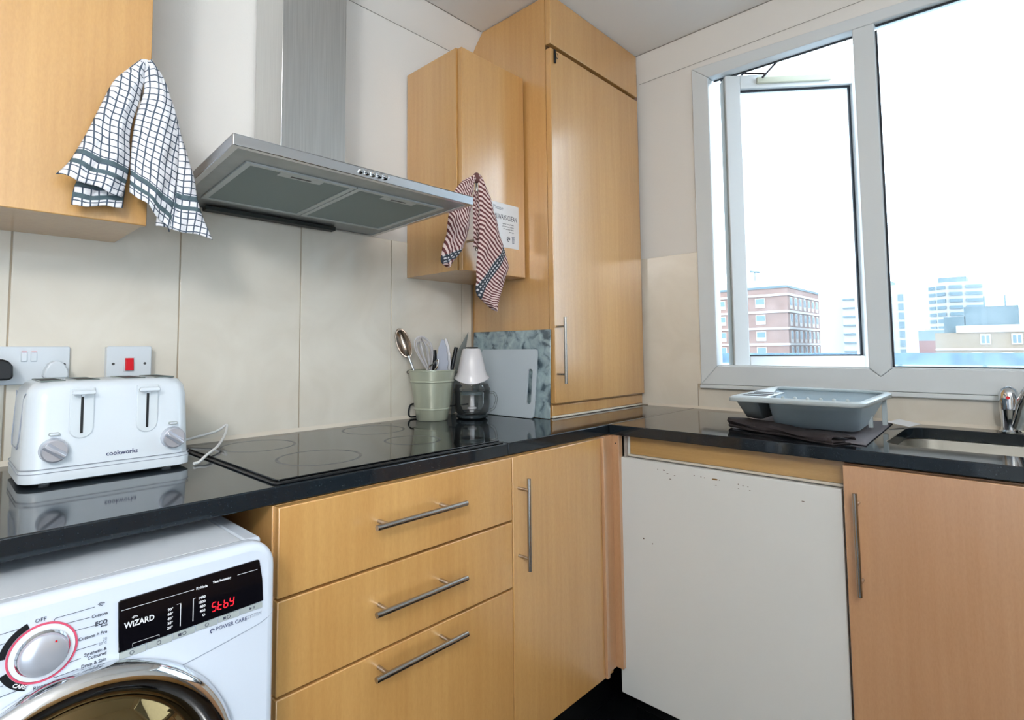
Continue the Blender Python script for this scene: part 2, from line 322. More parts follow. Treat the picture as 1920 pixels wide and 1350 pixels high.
# east wall tiles
bm = BM(); box(bm, -.006, .001, -.66, -.02, .90, TT-.002); box(bm, -.006, .001, RY0, -.66, .90, .985); obj('grout_bed', bm, GROUT, wall_e)
bm = BM(); prism(bm, [(-.012, .903), (-.6495, .903), (-.6495, 1.001), (-.6688, 1.001), (-.6688, TT), (-.012, TT)], 'x', -.0085, -.004); obj('tile', bm, TILE, wall_e, .0012)
for k in range(3): boxo('tile', (-.0085, -.004, -.6525-1.1*(k+1)+.002 if k < 1 else max(RY0+.01, -.6525-1.1*(k+1)), -.6525-1.1*k, .903, .984), TILE, wall_e, .0012)
bm = BM(); prism(bm, [(-.009, .900), (-.017, .900), (-.009, .911)], 'x', RX0, -.675); structure('trim_3', bm, SILI)
bm = BM(); prism(bm, [(-.009, .900), (-.016, .900), (-.009, .910)], 'y', RY0, -.43); structure('trim_4', bm, SILI)

# ------------------------------------------------------------------ window
win = thing('window_1', None, None, (0, -.67, .99), kind='structure')
def zo(y): return 2.307+.05*(y+.672)
def zi(y): return 2.249+.026*(y+.737)
XF0, XF1 = -.022, .036
def fprism(name, pts, m=UPVC, x0=XF0, x1=XF1, bev=.003, par=win):
    bm = BM(); prism(bm, pts, 'x', x0, x1); return obj(name, bm, m, par, bev)
fprism('frame_jamb', [(-.67, 1.0), (-.67, zo(-.67)), (-.737, zi(-.737)), (-.737, 1.074)])
fprism('frame_head', [(-.6712, zo(-.67)-.001), (-2.66, zo(-2.66)), (-2.62, zi(-2.62)), (-.7375, zi(-.737)+.0006)])
fprism('frame_sill', [(-.67, 1.0), (-.7375, 1.0735), (-1.238, 1.0735), (-1.2695, 1.045), (-1.301, 1.0735), (-2.62, 1.0735), (-2.66, 1.0)])
fprism('mullion', [(-1.2695, 1.0465), (-1.2385, 1.075), (-1.2385, zi(-1.238)), (-1.3005, zi(-1.3)), (-1.3005, 1.075)])
fprism('frame_jamb', [(-2.62, 1.075), (-2.66, 1.0), (-2.66, zo(-2.66)), (-2.62, zi(-2.62))])
fprism('bead', [(-.737, 1.0738), (-.7405, 1.078), (-1.2355, 1.078), (-1.2385, 1.0738)], x0=-.012, x1=-.004, bev=0)
boxo('sill_board', (-.030, .0, -2.66, -.668, .984, .999), UPVC, win, .003)
# fixed pane with gaskets
for y0, y1, z0, z1 in ((-1.306, -1.3008, 1.076, 2.215), (-2.61, -2.605, 1.076, 2.19)): boxo('gasket', (-.002, .004, y0, y1, z0, z1), GASKET, win, 0)
boxo('gasket', (-.002, .004, -2.605, -1.306, 1.0745, 1.081), GASKET, win, 0)
boxo('bead', (-.018, -.003, -2.60, -1.3012, 1.0742, 1.0775), UPVC, win, 0)
bm = BM(); prism(bm, [(-1.302, zi(-1.302)-.0005), (-2.60, zi(-2.60)-.0005), (-2.60, zi(-2.60)-.006), (-1.302, zi(-1.302)-.006)], 'x', -.002, .004); obj('gasket', bm, GASKET, win)
boxo('pane', (.008, .012, -2.606, -1.304, 1.078, 2.235), PANED, win, 0)
bm = BM(); prism(bm, [(-.742, zi(-.742)-.0003), (-1.238, zi(-1.238)-.0003), (-1.238, zi(-1.238)-.004), (-.742, zi(-.742)-.004)], 'x', .026, .034); obj('gasket', bm, GASKET, win)
# open casement
sd = Vector((.629, -.777, 0)); sn = Vector((-.777, -.629, 0)); so = Vector((.012, -.786, 0))
def sb(name, a0, a1, t0, t1, z0, z1, m=UPVC, bev=.003, par=None):
    bm = BM(); P = []
    for z in (z0, z1):
        for a, t in ((a0, t0), (a1, t0), (a1, t1), (a0, t1)):
            q = so+sd*a+sn*t; P.append((q.x, q.y, z))
    hexa(bm, P); return obj(name, bm, m, par, bev)
sash = sb('sash', 0, .058, -.035, .022, 1.062, 2.238, par=win)
sb('sash_stile', .482, .545, -.035, .022, 1.062, 2.238, par=sash)
sb('sash_rail', .0582, .4818, -.035, .022, 2.182, 2.238, par=sash)
sb('sash_rail', .0582, .4818, -.035, .022, 1.062, 1.110, par=sash)
sb('sash_edge_seal', -.004, -.0005, -.030, .012, 1.07, 2.23, mat('seal_strip', '8d938f', .6), 0, par=sash)
sb('gasket', .0585, .063, -.002, .006, 1.112, 2.180, GASKET, 0, sash); sb('gasket', .4755, .4815, -.002, .0065, 1.112, 2.180, GASKET, 0, sash)
sb('gasket', .063, .4755, -.002, .006, 2.175, 2.1815, GASKET, 0, sash); sb('gasket', .063, .4755, -.002, .006, 1.1105, 1.116, GASKET, 0, sash)
sb('pane', .06, .48, -.008, -.003, 1.111, 2.181, PANE, 0, sash)
sb('trickle_vent', .12, .40, .0222, .034, 2.196, 2.222, mat('vent_cream', 'b9bcab', .4), .003, sash)
# friction stay between head and sash
bm = BM()
def flat(bm, a, b, w=.006, h=.0015):
    a, b = Vector(a), Vector(b); d = (b-a).normalized(); n = Vector((-d.y, d.x, 0))*w
    hexa(bm, [a-n-Vector((0, 0, h)), b-n-Vector((0, 0, h)), b+n-Vector((0, 0, h)), a+n-Vector((0, 0, h)), a-n+Vector((0, 0, h)), b-n+Vector((0, 0, h)), b+n+Vector((0, 0, h)), a+n+Vector((0, 0, h))])
STAY = [(.05, y, z) for y, z in ((-.761, 2.251), (-.932, 2.257), (-.982, 2.259), (-.787, 2.243), (-.810, 2.257), (-.834, 2.238), (-.863, 2.254), (-.859, 2.247), (-.932, 2.220), (-.922, 2.206), (-.986, 2.257))]
for a, b in ((STAY[0], STAY[1]), (STAY[1], STAY[2]), (STAY[3], STAY[4]), (STAY[5], STAY[6]), (STAY[7], STAY[8]), (STAY[9], STAY[10])): polytube(bm, [a, b], .004, 6)
obj('stay', bm, mat('stay_steel', '3d3a40', .4, .8), win)

# ------------------------------------------------------------------ worktops
def slab(name, pts, label, hole=None):
    bm = BM(); prism(bm, pts, 'z', .868, .9)
    return obj(name, bm, GRAN, None, .0025, label=label, cat='worktop', at=(sum(p[0] for p in pts)/len(pts), sum(p[1] for p in pts)/len(pts), .868))
slab('worktop', [(RX0+.9, -.0088), (RX0+.9, -.6328), (-1.1345, -.6328), (-1.1345, -.0088)], 'long black granite worktop slab holding the toaster and hob, above the washing machine')
slab('worktop', [(-1.1335, -.0088), (-1.1335, -.6328), (-.652, -.6328), (-.006, -.632), (-.006, -.0088)], 'short black granite corner worktop slab under the bucket and boards')
bm = BM()
hx0, hx1, hy0, hy1 = -.515, -.095, -1.95, -1.345
hole = rrect(hx0, hx1, hy0, hy1, .07, 6)
out = []
for (x, y) in hole:   # matching outer loop
    cx, cy = (hx0+hx1)/2, (hy0+hy1)/2
    dx, dy = x-cx, y-cy; X0, X1, Y0, Y1 = -.652, -.0088, -2.6, -.6345
    t = min(((X1-cx)/dx if dx > 0 else (X0-cx)/dx) if abs(dx) > 1e-9 else 1e9, ((Y1-cy)/dy if dy > 0 else (Y0-cy)/dy) if abs(dy) > 1e-9 else 1e9)
    out.append([cx+dx*t, cy+dy*t])
for cxy in ((X0, Y0), (X0, Y1), (X1, Y0), (X1, Y1)):
    i = min(range(len(out)), key=lambda i: (out[i][0]-cxy[0])**2+(out[i][1]-cxy[1])**2); out[i] = list(cxy)
n = len(hole); vs = {}
for tag_, loop in (('h', hole), ('o', out)):
    for z in (.868, .9): vs[tag_, z] = [bm.verts.new((p[0], p[1], z)) for p in loop]
for i in range(n):
    j = (i+1) % n
    for a, b, c, d in ((vs['h', .9][i], vs['h', .9][j], vs['o', .9][j], vs['o', .9][i]), (vs['h', .868][i], vs['h', .868][j], vs['o', .868][j], vs['o', .868][i]),
                       (vs['h', .9][i], vs['h', .9][j], vs['h', .868][j], vs['h', .868][i]), (vs['o', .9][i], vs['o', .9][j], vs['o', .868][j], vs['o', .868][i])):
        bm.faces.new((a, b, c, d))
obj('worktop', bm, GRAN, None, .002, label='black granite worktop slab under the window with the sink cut-out', cat='worktop', at=(-.33, -1.6, .868))
wt = bpy.context.scene.objects['worktop.002']
boxo('seam_filler', (-.650, -.011, -.6344, -.6334, .9002, .9006), mat('seam_filler', 'b9b3a8', .5), wt, 0)
# sink
sk = thing('sink', 'stainless steel undermount sink bowl in the worktop under the window', 'sink', (-.305, -1.65, .70))
bm = BM(); L = []
for off, z, r in ((.012, .8665, .075), (.002, .8665, .07), (.0, .80, .07), (-.012, .72, .06), (-.05, .700, .04)):
    L.append([bm.verts.new((x, y, z)) for x, y in rrect(hx0-off, hx1+off, hy0-off, hy1+off, r, 6)])
for a, b in zip(L, L[1:]):
    for i in range(len(a)): bm.faces.new((a[i], a[(i+1) % len(a)], b[(i+1) % len(a)], b[i]))
bm.faces.new(L[-1])
o = obj('bowl', bm, mat('sink_steel', 'cfcdc6', .3, 1), sk, smooth=True); q = o.modifiers.new('s', 'SOLIDIFY'); q.thickness = .0012
bm = BM(); lathe(bm, [(0, .7035), (.03, .7035), (.042, .7015), (.042, .700)], (-.305, -1.65, 0), 28); obj('drain', bm, CHROME, sk, smooth=True)
# tap
tp = thing('mixer_tap', 'chrome mixer tap with a red dot standing behind the sink', 'tap', (-.075, -1.58, .9))
bm = BM(); lathe(bm, [(.0, .9005), (.026, .9005), (.026, .905), (.0205, .910), (.0195, .93), (.0205, .96), (.0215, .965), (.0215, .968), (.0225, .995), (.0215, 1.012), (.016, 1.024), (.007, 1.030), (0, 1.031)], (-.075, -1.574, 0), 36); obj('body', bm, CHROME, tp, smooth=True)
bm = BM(); polytube(bm, smoothpts([(-.078, -1.590, .918), (-.088, -1.600, .955), (-.108, -1.612, 1.000), (-.135, -1.626, 1.030), (-.165, -1.640, 1.042), (-.200, -1.657, 1.036)]), [.021]*6+[.0205]*6+[.019]*6+[.017]*6+[.016]*7, 20); obj('spout', bm, CHROME, tp, smooth=True)
bm = BM(); q = Vector((-.713, -.02, .03)).normalized(); cen = Vector((-.075, -1.574, 1.000))+Vector((-.0226, .0015, 0)); lathe(bm, [(0, -.0012), (.0045, -.0012), (.0045, .0006), (0, .0006)], cen, 16, 'x'); obj('red_dot', bm, REDP, tp, label='red hot water dot')

# ------------------------------------------------------------------ base units
# drawer unit
du = thing('drawer_unit', 'beech drawer unit with three long steel bar handles under the hob', 'cabinet', (-1.45, -.33, .0))
boxo('carcass', (-1.7585, -1.1400, -.628, -.04, .12, .866), BEECH, du, .001)
boxo('plinth', (-1.7585, -1.1400, -.585, -.575, .0, .119), PLINTH, du, .001)
boxo('end_panel', (-1.7640, -1.7590, -.630, -.04, .12, .866), BEECH, du, .001)
for (z0, z1), hz in (((.7065, .8655), .7955), ((.5385, .7015), .6285), ((.145, .5335), .5065)):
    d = boxo('drawer', (-1.7608, -1.1405, -.649, -.6290, z0, z1), BEECH, du, .002)
    bar_handle(d, (-1.577, -.685, hz), (-1.3335, -.685, hz), (.12, .80), (0, .037, 0))
# corner cupboard
cc = thing('corner_cupboard', 'narrow beech corner base cupboard with one vertical bar handle', 'cabinet', (-.95, -.33, 0))
boxo('carcass', (-1.137, -.645, -.628, -.04, .12, .866), BEECH, cc, .001)
d = boxo('door', (-1.1370, -.7245, -.649, -.6290, .140, .8655), BEECH, cc, .002)
bar_handle(d, (-1.115, -.685, .581), (-1.115, -.685, .8135), (.13, .87), (0, .037, 0), r=.0055)
boxo('filler_strip', (-.7225, -.7085, -.657, -.6290, .140, .8665), BEECH_PINK, cc, .001)
boxo('filler_panel', (-.708, -.645, -.640, -.6290, .140, .8665), BEECH_PINK, cc, .001)
pn = boxo('corner_post', (-.6445, -.622, -.664, -.629, .140, .8665), BEECH_PINK, cc, .001)
boxo('screw_hole', (-.6452, -.6447, -.6545, -.651, .8385, .8425), BLACKP, cc, 0)
boxo('plinth', (-1.137, -.58, -.585, -.575, .0, .119), PLINTH, cc, .001)
# appliance housing with white door
fr = thing('integrated_appliance', 'built-in appliance with a plain chipped white door under the dish rack', 'appliance', (-.33, -.965, 0))
boxo('housing', (-.598, -.04, -1.2805, -.666, .13, .866), mat('housing_white', 'd8d8d4', .5), fr, .001)
boxo('top_rail', (-.608, -.5985, -1.281, -.684, .806, .866), RAIL, fr, .001, label='raw wood rail above the white door')
boxo('rail_edge_strip', (-.610, -.5985, -.6835, -.676, .800, .866), PANEL, fr, .001)
boxo('housing_edge', (-.616, -.5985, -.6755, -.6655, .60, .866), mat('housing_edge_grey', 'a39a92', .6), fr, .001)
boxo('rail_edge_strip', (-.612, -.5985, -1.281, -.678, .7985, .8055), mat('sealant_smear', 'c8c0b2', .7), fr, .001)
dr = boxo('door', (-.630, -.612, -1.2755, -.647, .060, .7965), PANEL, fr, .0025)
boxo('plinth', (-.575, -.565, -1.28, -.667, 0, .119), PLINTH, fr, .001)
def chip(y, z, w, h, m=CHIP):
    bm = BM(); k = 9; pts = []
    for i in range(k):
        a = 2*PI*i/k; rr = random.uniform(.7, 1.1); pts.append((y+math.cos(a)*w*rr, z+math.sin(a)*h*rr))
    prism(bm, pts, 'x', -.6306, -.6301); obj('paint_chip', bm, m, dr)
chd = mat('chip_dark', '5b4a3c', .8)
for y, z, w, h in ((-.810, .775, .0045, .002), (-.822, .767, .004, .0012), (-.845, .764, .004, .0012), (-.83, .752, .004, .0012), (-.905, .774, .002, .001), (-.925, .773, .002, .001),
                   (-.935, .772, .002, .001), (-.965, .772, .009, .0025), (-.978, .772, .002, .001), (-.967, .756, .003, .001), (-1.03, .769, .002, .001), (-1.042, .767, .002, .001), (-1.055, .766, .0025, .001),
                   (-1.03, .757, .0022, .001), (-1.06, .757, .003, .001), (-1.19, .752, .004, .0012), (-.79, .775, .002, .001)): chip(y, z, w, h, CHIP if w > .0085 else chd)
chip(-.737, .556, .0028, .0022, chd); chip(-.767, .547, .0008, .003, chd)
# sink cupboard
sc = thing('sink_cupboard', 'beech base cupboard under the sink with a vertical bar handle', 'cabinet', (-.33, -1.6, 0))
boxo('carcass', (-.628, -.585, -2.02, -1.2835, .12, .862), BEECH_PINK, sc, .001)
boxo('side_panel', (-.584, -.04, -2.02, -2.0, .12, .6), BEECH_PINK, sc, .001)
d = boxo('door', (-.652, -.629, -1.885, -1.2845, .14, .8600), BEECH_PINK, sc, .002)
bar_handle(d, (-.690, -1.316, .571), (-.690, -1.3145, .805), (.12, .88), (.036, 0, 0), r=.0055)
boxo('plinth', (-.575, -.565, -2.02, -1.285, 0, .119), PLINTH, sc, .001)
# ------------------------------------------------------------------ wall units
wl = thing('wall_cupboard', 'large beech wall cupboard at the left with the check tea towel on its handle', 'cabinet', (-2.2, -.15, 1.41))
boxo('carcass', (-2.55, -1.8955, -.268, -.0088, 1.418, 2.17), BEECH, wl, .001)
d = boxo('door', (-2.55, -1.8935, -.2875, -.2695, 1.4142, 2.172), BEECH, wl, .002)
bar_handle(d, (-1.922, -.322, 1.50), (-1.922, -.322, 1.742), (.13, .9), (0, .034, 0))
ws = thing('wall_cupboard', 'small narrow beech wall cupboard right of the hood with the striped towel and notice', 'cabinet', (-.83, -.15, 1.41))
boxo('carcass', (-.9935, -.671, -.280, -.0088, 1.409, 2.171), BEECH, ws, .001)
d = boxo('door', (-.9885, -.671, -.302, -.2835, 1.4085, 2.168), BEECH, ws, .002)
bar_handle(d, (-.966, -.347, 1.469), (-.966, -.347, 1.712), (.15, .94), (0, .045, 0), r=.0055)
no = boxo('notice', (-.853, -.707, -.3032, -.3022, 1.509, 1.667), PAPER, None, 0, label='white paper notice about cleaning stuck on the small wall cupboard door', cat='notice')
NY = -.3034
text(no, 'lettering', 'Please', .021, (-.842, NY, 1.648), PRINTL); text(no, 'lettering', 'ALWAYS CLEAN', .026, (-.717, NY, 1.616), PRINTD, 'RIGHT', squash=.62)
for i, t in enumerate(('up after yourself when', 'you have been cooking', 'and wash your plates', 'thank you')): text(no, 'lettering', t, .0065, (-.735, NY, 1.594-.009*i), PRINTD, 'RIGHT')
for i in range(1):
    bm = BM(); cx = -.738; prism(bm, [(cx-.0065, 1.547), (cx+.0065, 1.547), (cx+.005, 1.527), (cx-.005, 1.527)], 'y', NY-.0001, NY+.0001); prism(bm, [(cx-.008, 1.552), (cx+.008, 1.552), (cx+.008, 1.549), (cx-.008, 1.549)], 'y', NY-.0001, NY+.0001)
    o = obj('bin_icon', bm, PRINTL, no)
    for dx in (-.003, 0, .003): 
        bm = BM(); box(bm, cx+dx-.0006, cx+dx+.0006, NY-.0004, NY-.0002, 1.53, 1.544); obj('bin_stripe', bm, PAPER, o)
bm = BM(); polytube(bm, [(-.764+.007*math.cos(a*.4), NY, 1.541+.008*math.sin(a*.4)) for a in range(14)], .0012, 6); polytube(bm, [(-.769, NY, 1.538), (-.762, NY, 1.544), (-.757, NY, 1.538)], .0014, 6); obj('wash_icon', bm, PRINTD, no)

tc_ = thing('tall_cupboard', 'tall beech corner cupboard standing on the worktop up to the ceiling', 'cabinet', (-.33, -.2, .9))
bm = BM(); prism(bm, [(-.0092, .9012), (-.0092, 2.340), (-.016, 2.357+.03), (-.075, CZ-.004), (-.400, CZ-.004), (-.400, .9012)], 'x', -.6600, -.0095); obj('carcass', bm, BEECH, tc_, .001)
d = boxo('door', (-.6600, -.0345, -.425, -.4015, .953, 2.2475), BEECH, tc_, .0025)
bar_handle(d, (-.667+.02, -.462, 1.024), (-.667+.02, -.462, 1.258), (.14, .86), (0, .037, 0), r=.0055)
boxo('top_panel', (-.6600, -.0345, -.425, -.4015, 2.264, CZ-.003), BEECH, tc_, .0025)
boxo('shadow_gap', (-.658, -.036, -.4035, -.4010, 2.248, 2.2638), mat('gap_dark', '5a3d1e', .8), tc_, 0)
boxo('plinth', (-.655, -.03, -.408, -.4015, .9085, .946), BEECH, tc_, .003)
boxo('sealant_bead', (-.655, -.03, -.412, -.4015, .9008, .9078), SILI, tc_, .002)
bm = BM(); box(bm, -.642, -.632, -.430, -.4255, 2.195, 2.246); polytube(bm, [(-.630+.006*math.cos(a*PI/6), -.433, 2.222+.010*math.sin(a*PI/6)) for a in range(13)], .0013, 6); obj('latch', bm, BLACKP, tc_, .001, label='black latch with a wire loop')
boxo('side_filler', (-.0335, -.0100, -.412, -.4015, .95, CZ-.003), mat('side_filler', '8a6a55', .6), tc_, .001)

# ------------------------------------------------------------------ hood
hd = thing('cooker_hood', 'stainless steel chimney cooker hood on the wall above the hob', 'hood', (-1.48, -.28, 1.54))
def sk_(x, y): return x+.075*(y+.55)
HZ = 1.54; HT = 1.5625
def quadbox(bm, xa, xb, ya, yb, z0, z1):
    hexa(bm, [(sk_(x, y), y, z0) for x, y in ((xa, ya), (xb, ya), (xb, yb), (xa, yb))]+[(sk_(x, y), y, z1) for x, y in ((xa, ya), (xb, ya), (xb, yb), (xa, yb))])
bm = BM(); Rg = []
for xa, xb, ya, yb, z in ((-1.818, -1.181, -.555, -.009, HZ), (-1.818, -1.181, -.555, -.009, HT), (-1.803, -1.196, -.540, -.024, HT), (-1.803, -1.196, -.540, -.024, HZ)):
    Rg.append([bm.verts.new((sk_(x, y), y, z)) for x, y in ((xa, ya), (xb, ya), (xb, yb), (xa, yb))])
for a, b in zip(Rg, Rg[1:]+Rg[:1]):
    for k in range(4): bm.faces.new((a[k], a[(k+1) % 4], b[(k+1) % 4], b[k]))
obj('rim', bm, mat('rim_steel', 'cfd1d4', .26, 1), hd, .0015)
bm = BM(); quadbox(bm, -1.8028, -1.1962, -.5398, -.0242, HZ+.003, HZ+.006); obj('underside', bm, STEELD, hd)
for xa, xb in ((-1.766, -1.501), (-1.498, -1.222)):
    bm = BM()
    for q in ((xa, xb, -.472, -.460), (xa, xb, -.132, -.120), (xa, xa+.013, -.460, -.132), (xb-.013, xb, -.460, -.132)): quadbox(bm, *q, HZ-.001, HZ+.0028)
    f_ = obj('filter', bm, FRAMEAL, hd)
    bm = BM(); quadbox(bm, xa+.013, xb-.013, -.460, -.132, HZ+.001, HZ+.0028); obj('filter_mesh', bm, FILT, f_)
    xm = (xa+xb)/2; bm = BM(); quadbox(bm, xm-.052, xm+.052, -.459, -.433, HZ-.001, HZ+.001); obj('filter_handle', bm, FRAMEAL, f_, .001)
    bm = BM(); quadbox(bm, xm-.024, xm+.024, -.450, -.442, HZ-.0014, HZ-.001); obj('handle_slot', bm, BLACKP, f_)
bm = BM(); quadbox(bm, -1.74, -1.35, -.06, -.03, HZ-.012, HZ-.001); obj('rear_lip', bm, mat('lip_dark', '3b3f3f', .5, .7), hd, .001)
cx0, cx1, cy0, cy1, czb = -1.583, -1.392, -.245, -.0095, 1.672
b0 = [(sk_(-1.818, -.555), -.555, HT+.0005), (sk_(-1.181, -.555), -.555, HT+.0005), (sk_(-1.181, -.009), -.009, HT+.0005), (sk_(-1.818, -.009), -.009, HT+.0005)]
t0 = [(cx0-.01, cy0-.008, czb-.0), (cx1+.01, cy0-.008, czb), (cx1+.03, -.009, czb), (cx0+.014, -.009, czb)]
bm = BM(); hexa(bm, b0+t0); obj('canopy', bm, mat('canopy_steel', 'bcbcbe', .3, 1), hd, .001)
bm = BM(); hexa(bm, [(cx0, cy0, czb), (cx1, cy0, czb), (cx1+.022, cy1, czb), (cx0+.027, cy1, czb), (cx0, cy0, CZ-.001), (cx1, cy0, CZ-.001), (cx1+.022, cy1, CZ-.001), (cx0+.027, cy1, CZ-.001)])
ch = obj('chimney', bm, CHIMF, hd, .0015)
bm = BM(); box(bm, cx0-.001, cx1+.001, cy0-.001, cy0+.01, czb+.0005, czb+.0028); obj('chimney_seam', bm, BLACKP, hd)
BTX = -1.537
for i in range(5):
    x = BTX+.0168*i; bm = BM(); lathe(bm, [(0, -.564), (.0048, -.563), (.0062, -.5605), (.0066, -.5552)], (x, 0, 1.5525), 18, 'y'); obj('button', bm, CHROME, hd, smooth=True)

# ------------------------------------------------------------------ hob
hb = thing('ceramic_hob', 'black glass four-ring ceramic hob set in the worktop', 'hob', (-1.44, -.36, .9005))
bm = BM(); prism(bm, rrect(-1.757, -1.1375, -.624, -.095, .012, 3), 'z', .9005, .9032); obj('trim', bm, HOBTRIM, hb, .001)
bm = BM(); prism(bm, rrect(-1.748, -1.1455, -.613, -.100, .006, 3), 'z', .9034, .9075); obj('glass', bm, BLACKG, hb, .001)
bm = BM(); box(bm, -1.745, -1.142, -.6225, -.6185, .9034, .9048); obj('front_bead', bm, mat('hob_bead', '55585a', .3, .9), hb, .0005)
for x, y, r in ((-1.615, -.215, .087), (-1.262, -.2, .09), (-1.30, -.44, .072), (-1.585, -.470, .09)):
    bm = BM(); lathe(bm, [(r-.003, .90752), (r+.003, .90752), (r+.003, .90762), (r-.003, .90762)], (x, y, 0), 64, close=True); obj('ring_print', bm, RINGM, hb)

# ------------------------------------------------------------------ washing machine
wm = thing('washing_machine', 'white front-loading washing machine with chrome door ring and red display', 'washing machine', (-2.11, -.4, 0))
X0, X1 = -2.42, -1.807
bm = BM(); box(bm, X0, X1, -.700, -.10, .02, .826); obj('body', bm, WHITEA, wm, .008, 3)
bm = BM(); prism(bm, rrect(X0+.012, X1-.038, -.706, -.11, .006, 2), 'z', .827, .844); obj('lid', bm, WHITEL, wm, .003, 2)
bm = BM(); box(bm, X1-.036, X1-.006, -.700, -.11, .8265, .841); obj('lid_edge', bm, WHITEA, wm, .006, 3)
bm = BM(); prism(bm, rrect(X0, X1, .05, .848, .042, 8, (1, 1, 0, 0)), 'y', -.742, -.7075); obj('front_panel', bm, WHITEA, wm, .012, 4)
bm = BM(); polytube(bm, smoothpts([(-1.95, -.7422, .7015), (-1.90, -.7422, .7095), (-1.84, -.7422, .7205), (-1.822, -.7420, .726), (-1.812, -.739, .731), (-1.8075, -.733, .734)], 4), .0007, 6); obj('panel_crease', bm, mat('crease_grey', '8f98a6', .4), wm)
for x in (X0+.06, X1-.06):
    for y in (-.65, -.16):
        bm = BM(); lathe(bm, [(0, 0), (.022, 0), (.022, .012), (.015, .0205), (0, .0205)], (x, y, 0), 16); obj('foot', bm, BLACKP, wm)
FY = -.7424
bm = BM(); prism(bm, [(-2.0215, .8155), (-2.019, .8170), (-1.8375, .8208), (-1.8345, .8195), (-1.8295, .790), (-1.8275, .7560), (-2.0195, .7502)], 'y', FY-.002, FY+.001); dp = obj('display_panel', bm, DISPLAY, wm, .0008)
xs = [-2.0190, -1.987, -1.955, -1.925, -1.8945, -1.8630, -1.8280]
for i in range(6):
    bt = BM(); za = .7495+.0010*i; box(bt, xs[i]+.0006, xs[i+1]-.0006, FY-.0012, FY+.001, za-.0088, za); obj('touch_button', bt, GREYP, dp, .0005)
DY = FY-.0022
text(dp, 'lettering', 'WiZARD', .0105, (-2.0140, DY, .7825), PRINTW, bold=.00025, squash=.86)
for r in (.0022, .0038):
    bm = BM(); polytube(bm, [(-2.002+r*math.cos(a), DY, .7885+r*math.sin(a)) for a in [math.radians(30+12*k) for k in range(11)]], .0004, 6); obj('wifi_arc', bm, PRINTW, dp)
for q in ((-2.018, -1.929, .8036, .8042), (-1.868, -1.838, .8063, .8069), (-1.9465, -1.9455, .7590, .7905), (-1.951, -1.9455, .7900, .7905), (-1.9300, -1.9290, .7600, .7915), (-1.9300, -1.9265, .7910, .7915), (-2.004, -1.972, .7568, .7572), (-2.004, -2.0036, .753, .7572), (-1.9724, -1.972, .7545, .7572)):
    bm = BM(); box(bm, q[0], q[1], DY-.0001, DY+.0001, q[2], q[3]); obj('printed_line', bm, PRINTW, dp)
text(dp, 'lettering', 'Kg Mode', .0046, (-1.9260, DY, .8040), PRINTW, bold=.00018, squash=.9); text(dp, 'lettering', 'Time Remaining', .0046, (-1.9035, DY, .8060), PRINTW, bold=.00018, squash=.86)
for i, t in enumerate(('90°', '60°', '40°', '30°', '20°')): text(dp, 'lettering', t, .0050, (-1.9555, DY, .7862-.0062*i), PRINTW, 'RIGHT', bold=.00015)
for i, t in enumerate(('1400', '1000', '800', '400', 'O')): text(dp, 'lettering', t, .0050, (-1.9130, DY, .7895-.0064*i), PRINTW, 'RIGHT', bold=.00015)
# seven segment word
SEG = {'a': (0, 2, 1, 2), 'b': (1, 1, 1, 2), 'c': (1, 0, 1, 1), 'd': (0, 0, 1, 0), 'e': (0, 0, 0, 1), 'f': (0, 1, 0, 2), 'g': (0, 1, 1, 1)}
for i, ss in enumerate(('afgcd', 'fged', 'fgcde', 'fbgcd')):
    for s_ in ss:
        a = SEG[s_]; p = lambda u, v: (-1.9040+i*.0084+u*.0054+v*.0004, DY, .7645+v*.0062)
        P0, P1 = Vector(p(a[0], a[1])), Vector(p(a[2], a[3])); d_ = (P1-P0)*.12; bm = BM(); polytube(bm, [P0+d_, P1-d_], .0007, 6); obj('led_segment', bm, LED, dp)
text(wm, 'lettering', 'POWER CARE', .0078, (-1.8970, FY-.0004, .7368), PRINTB, squash=.93); text(wm, 'lettering', 'SYSTEM', .0074, (-1.8515, FY-.0004, .7378), PRINTL, squash=.88)
bm = BM(); polytube(bm, [(-1.9020+.0026*math.cos(a*.5), FY-.0003, .7360+.0026*math.sin(a*.5)) for a in range(10)], .0007, 6); obj('logo_mark', bm, PRINTB, wm)
for i, ic in enumerate(('!°', '@', 'T/c', 'o', '#/&', '▶')):
    if ic == '▶':
        bm = BM(); x = xs[i]+.0145; prism(bm, [(x, .7480), (x+.004, .7502), (x, .7524)], 'y', FY-.0014, FY-.0012)
        box(bm, x+.0052, x+.0062, FY-.0014, FY-.0012, .7482, .7522); box(bm, x+.0072, x+.0082, FY-.0014, FY-.0012, .7482, .7522); obj('play_icon', bm, PRINTD, dp)
    else:
        bm = BM(); x = xs[i]+.015; z = .7451+.0010*i
        polytube(bm, [(x+.0024*math.cos(a*PI/5), FY-.0013, z+.0024*math.sin(a*PI/5)) for a in range(11)], .0004, 5)
        if i in (2, 4): box(bm, x-.008, x-.004, FY-.0014, FY-.0012, z-.002, z+.0018)
        obj('button_icon', bm, PRINTD, dp)
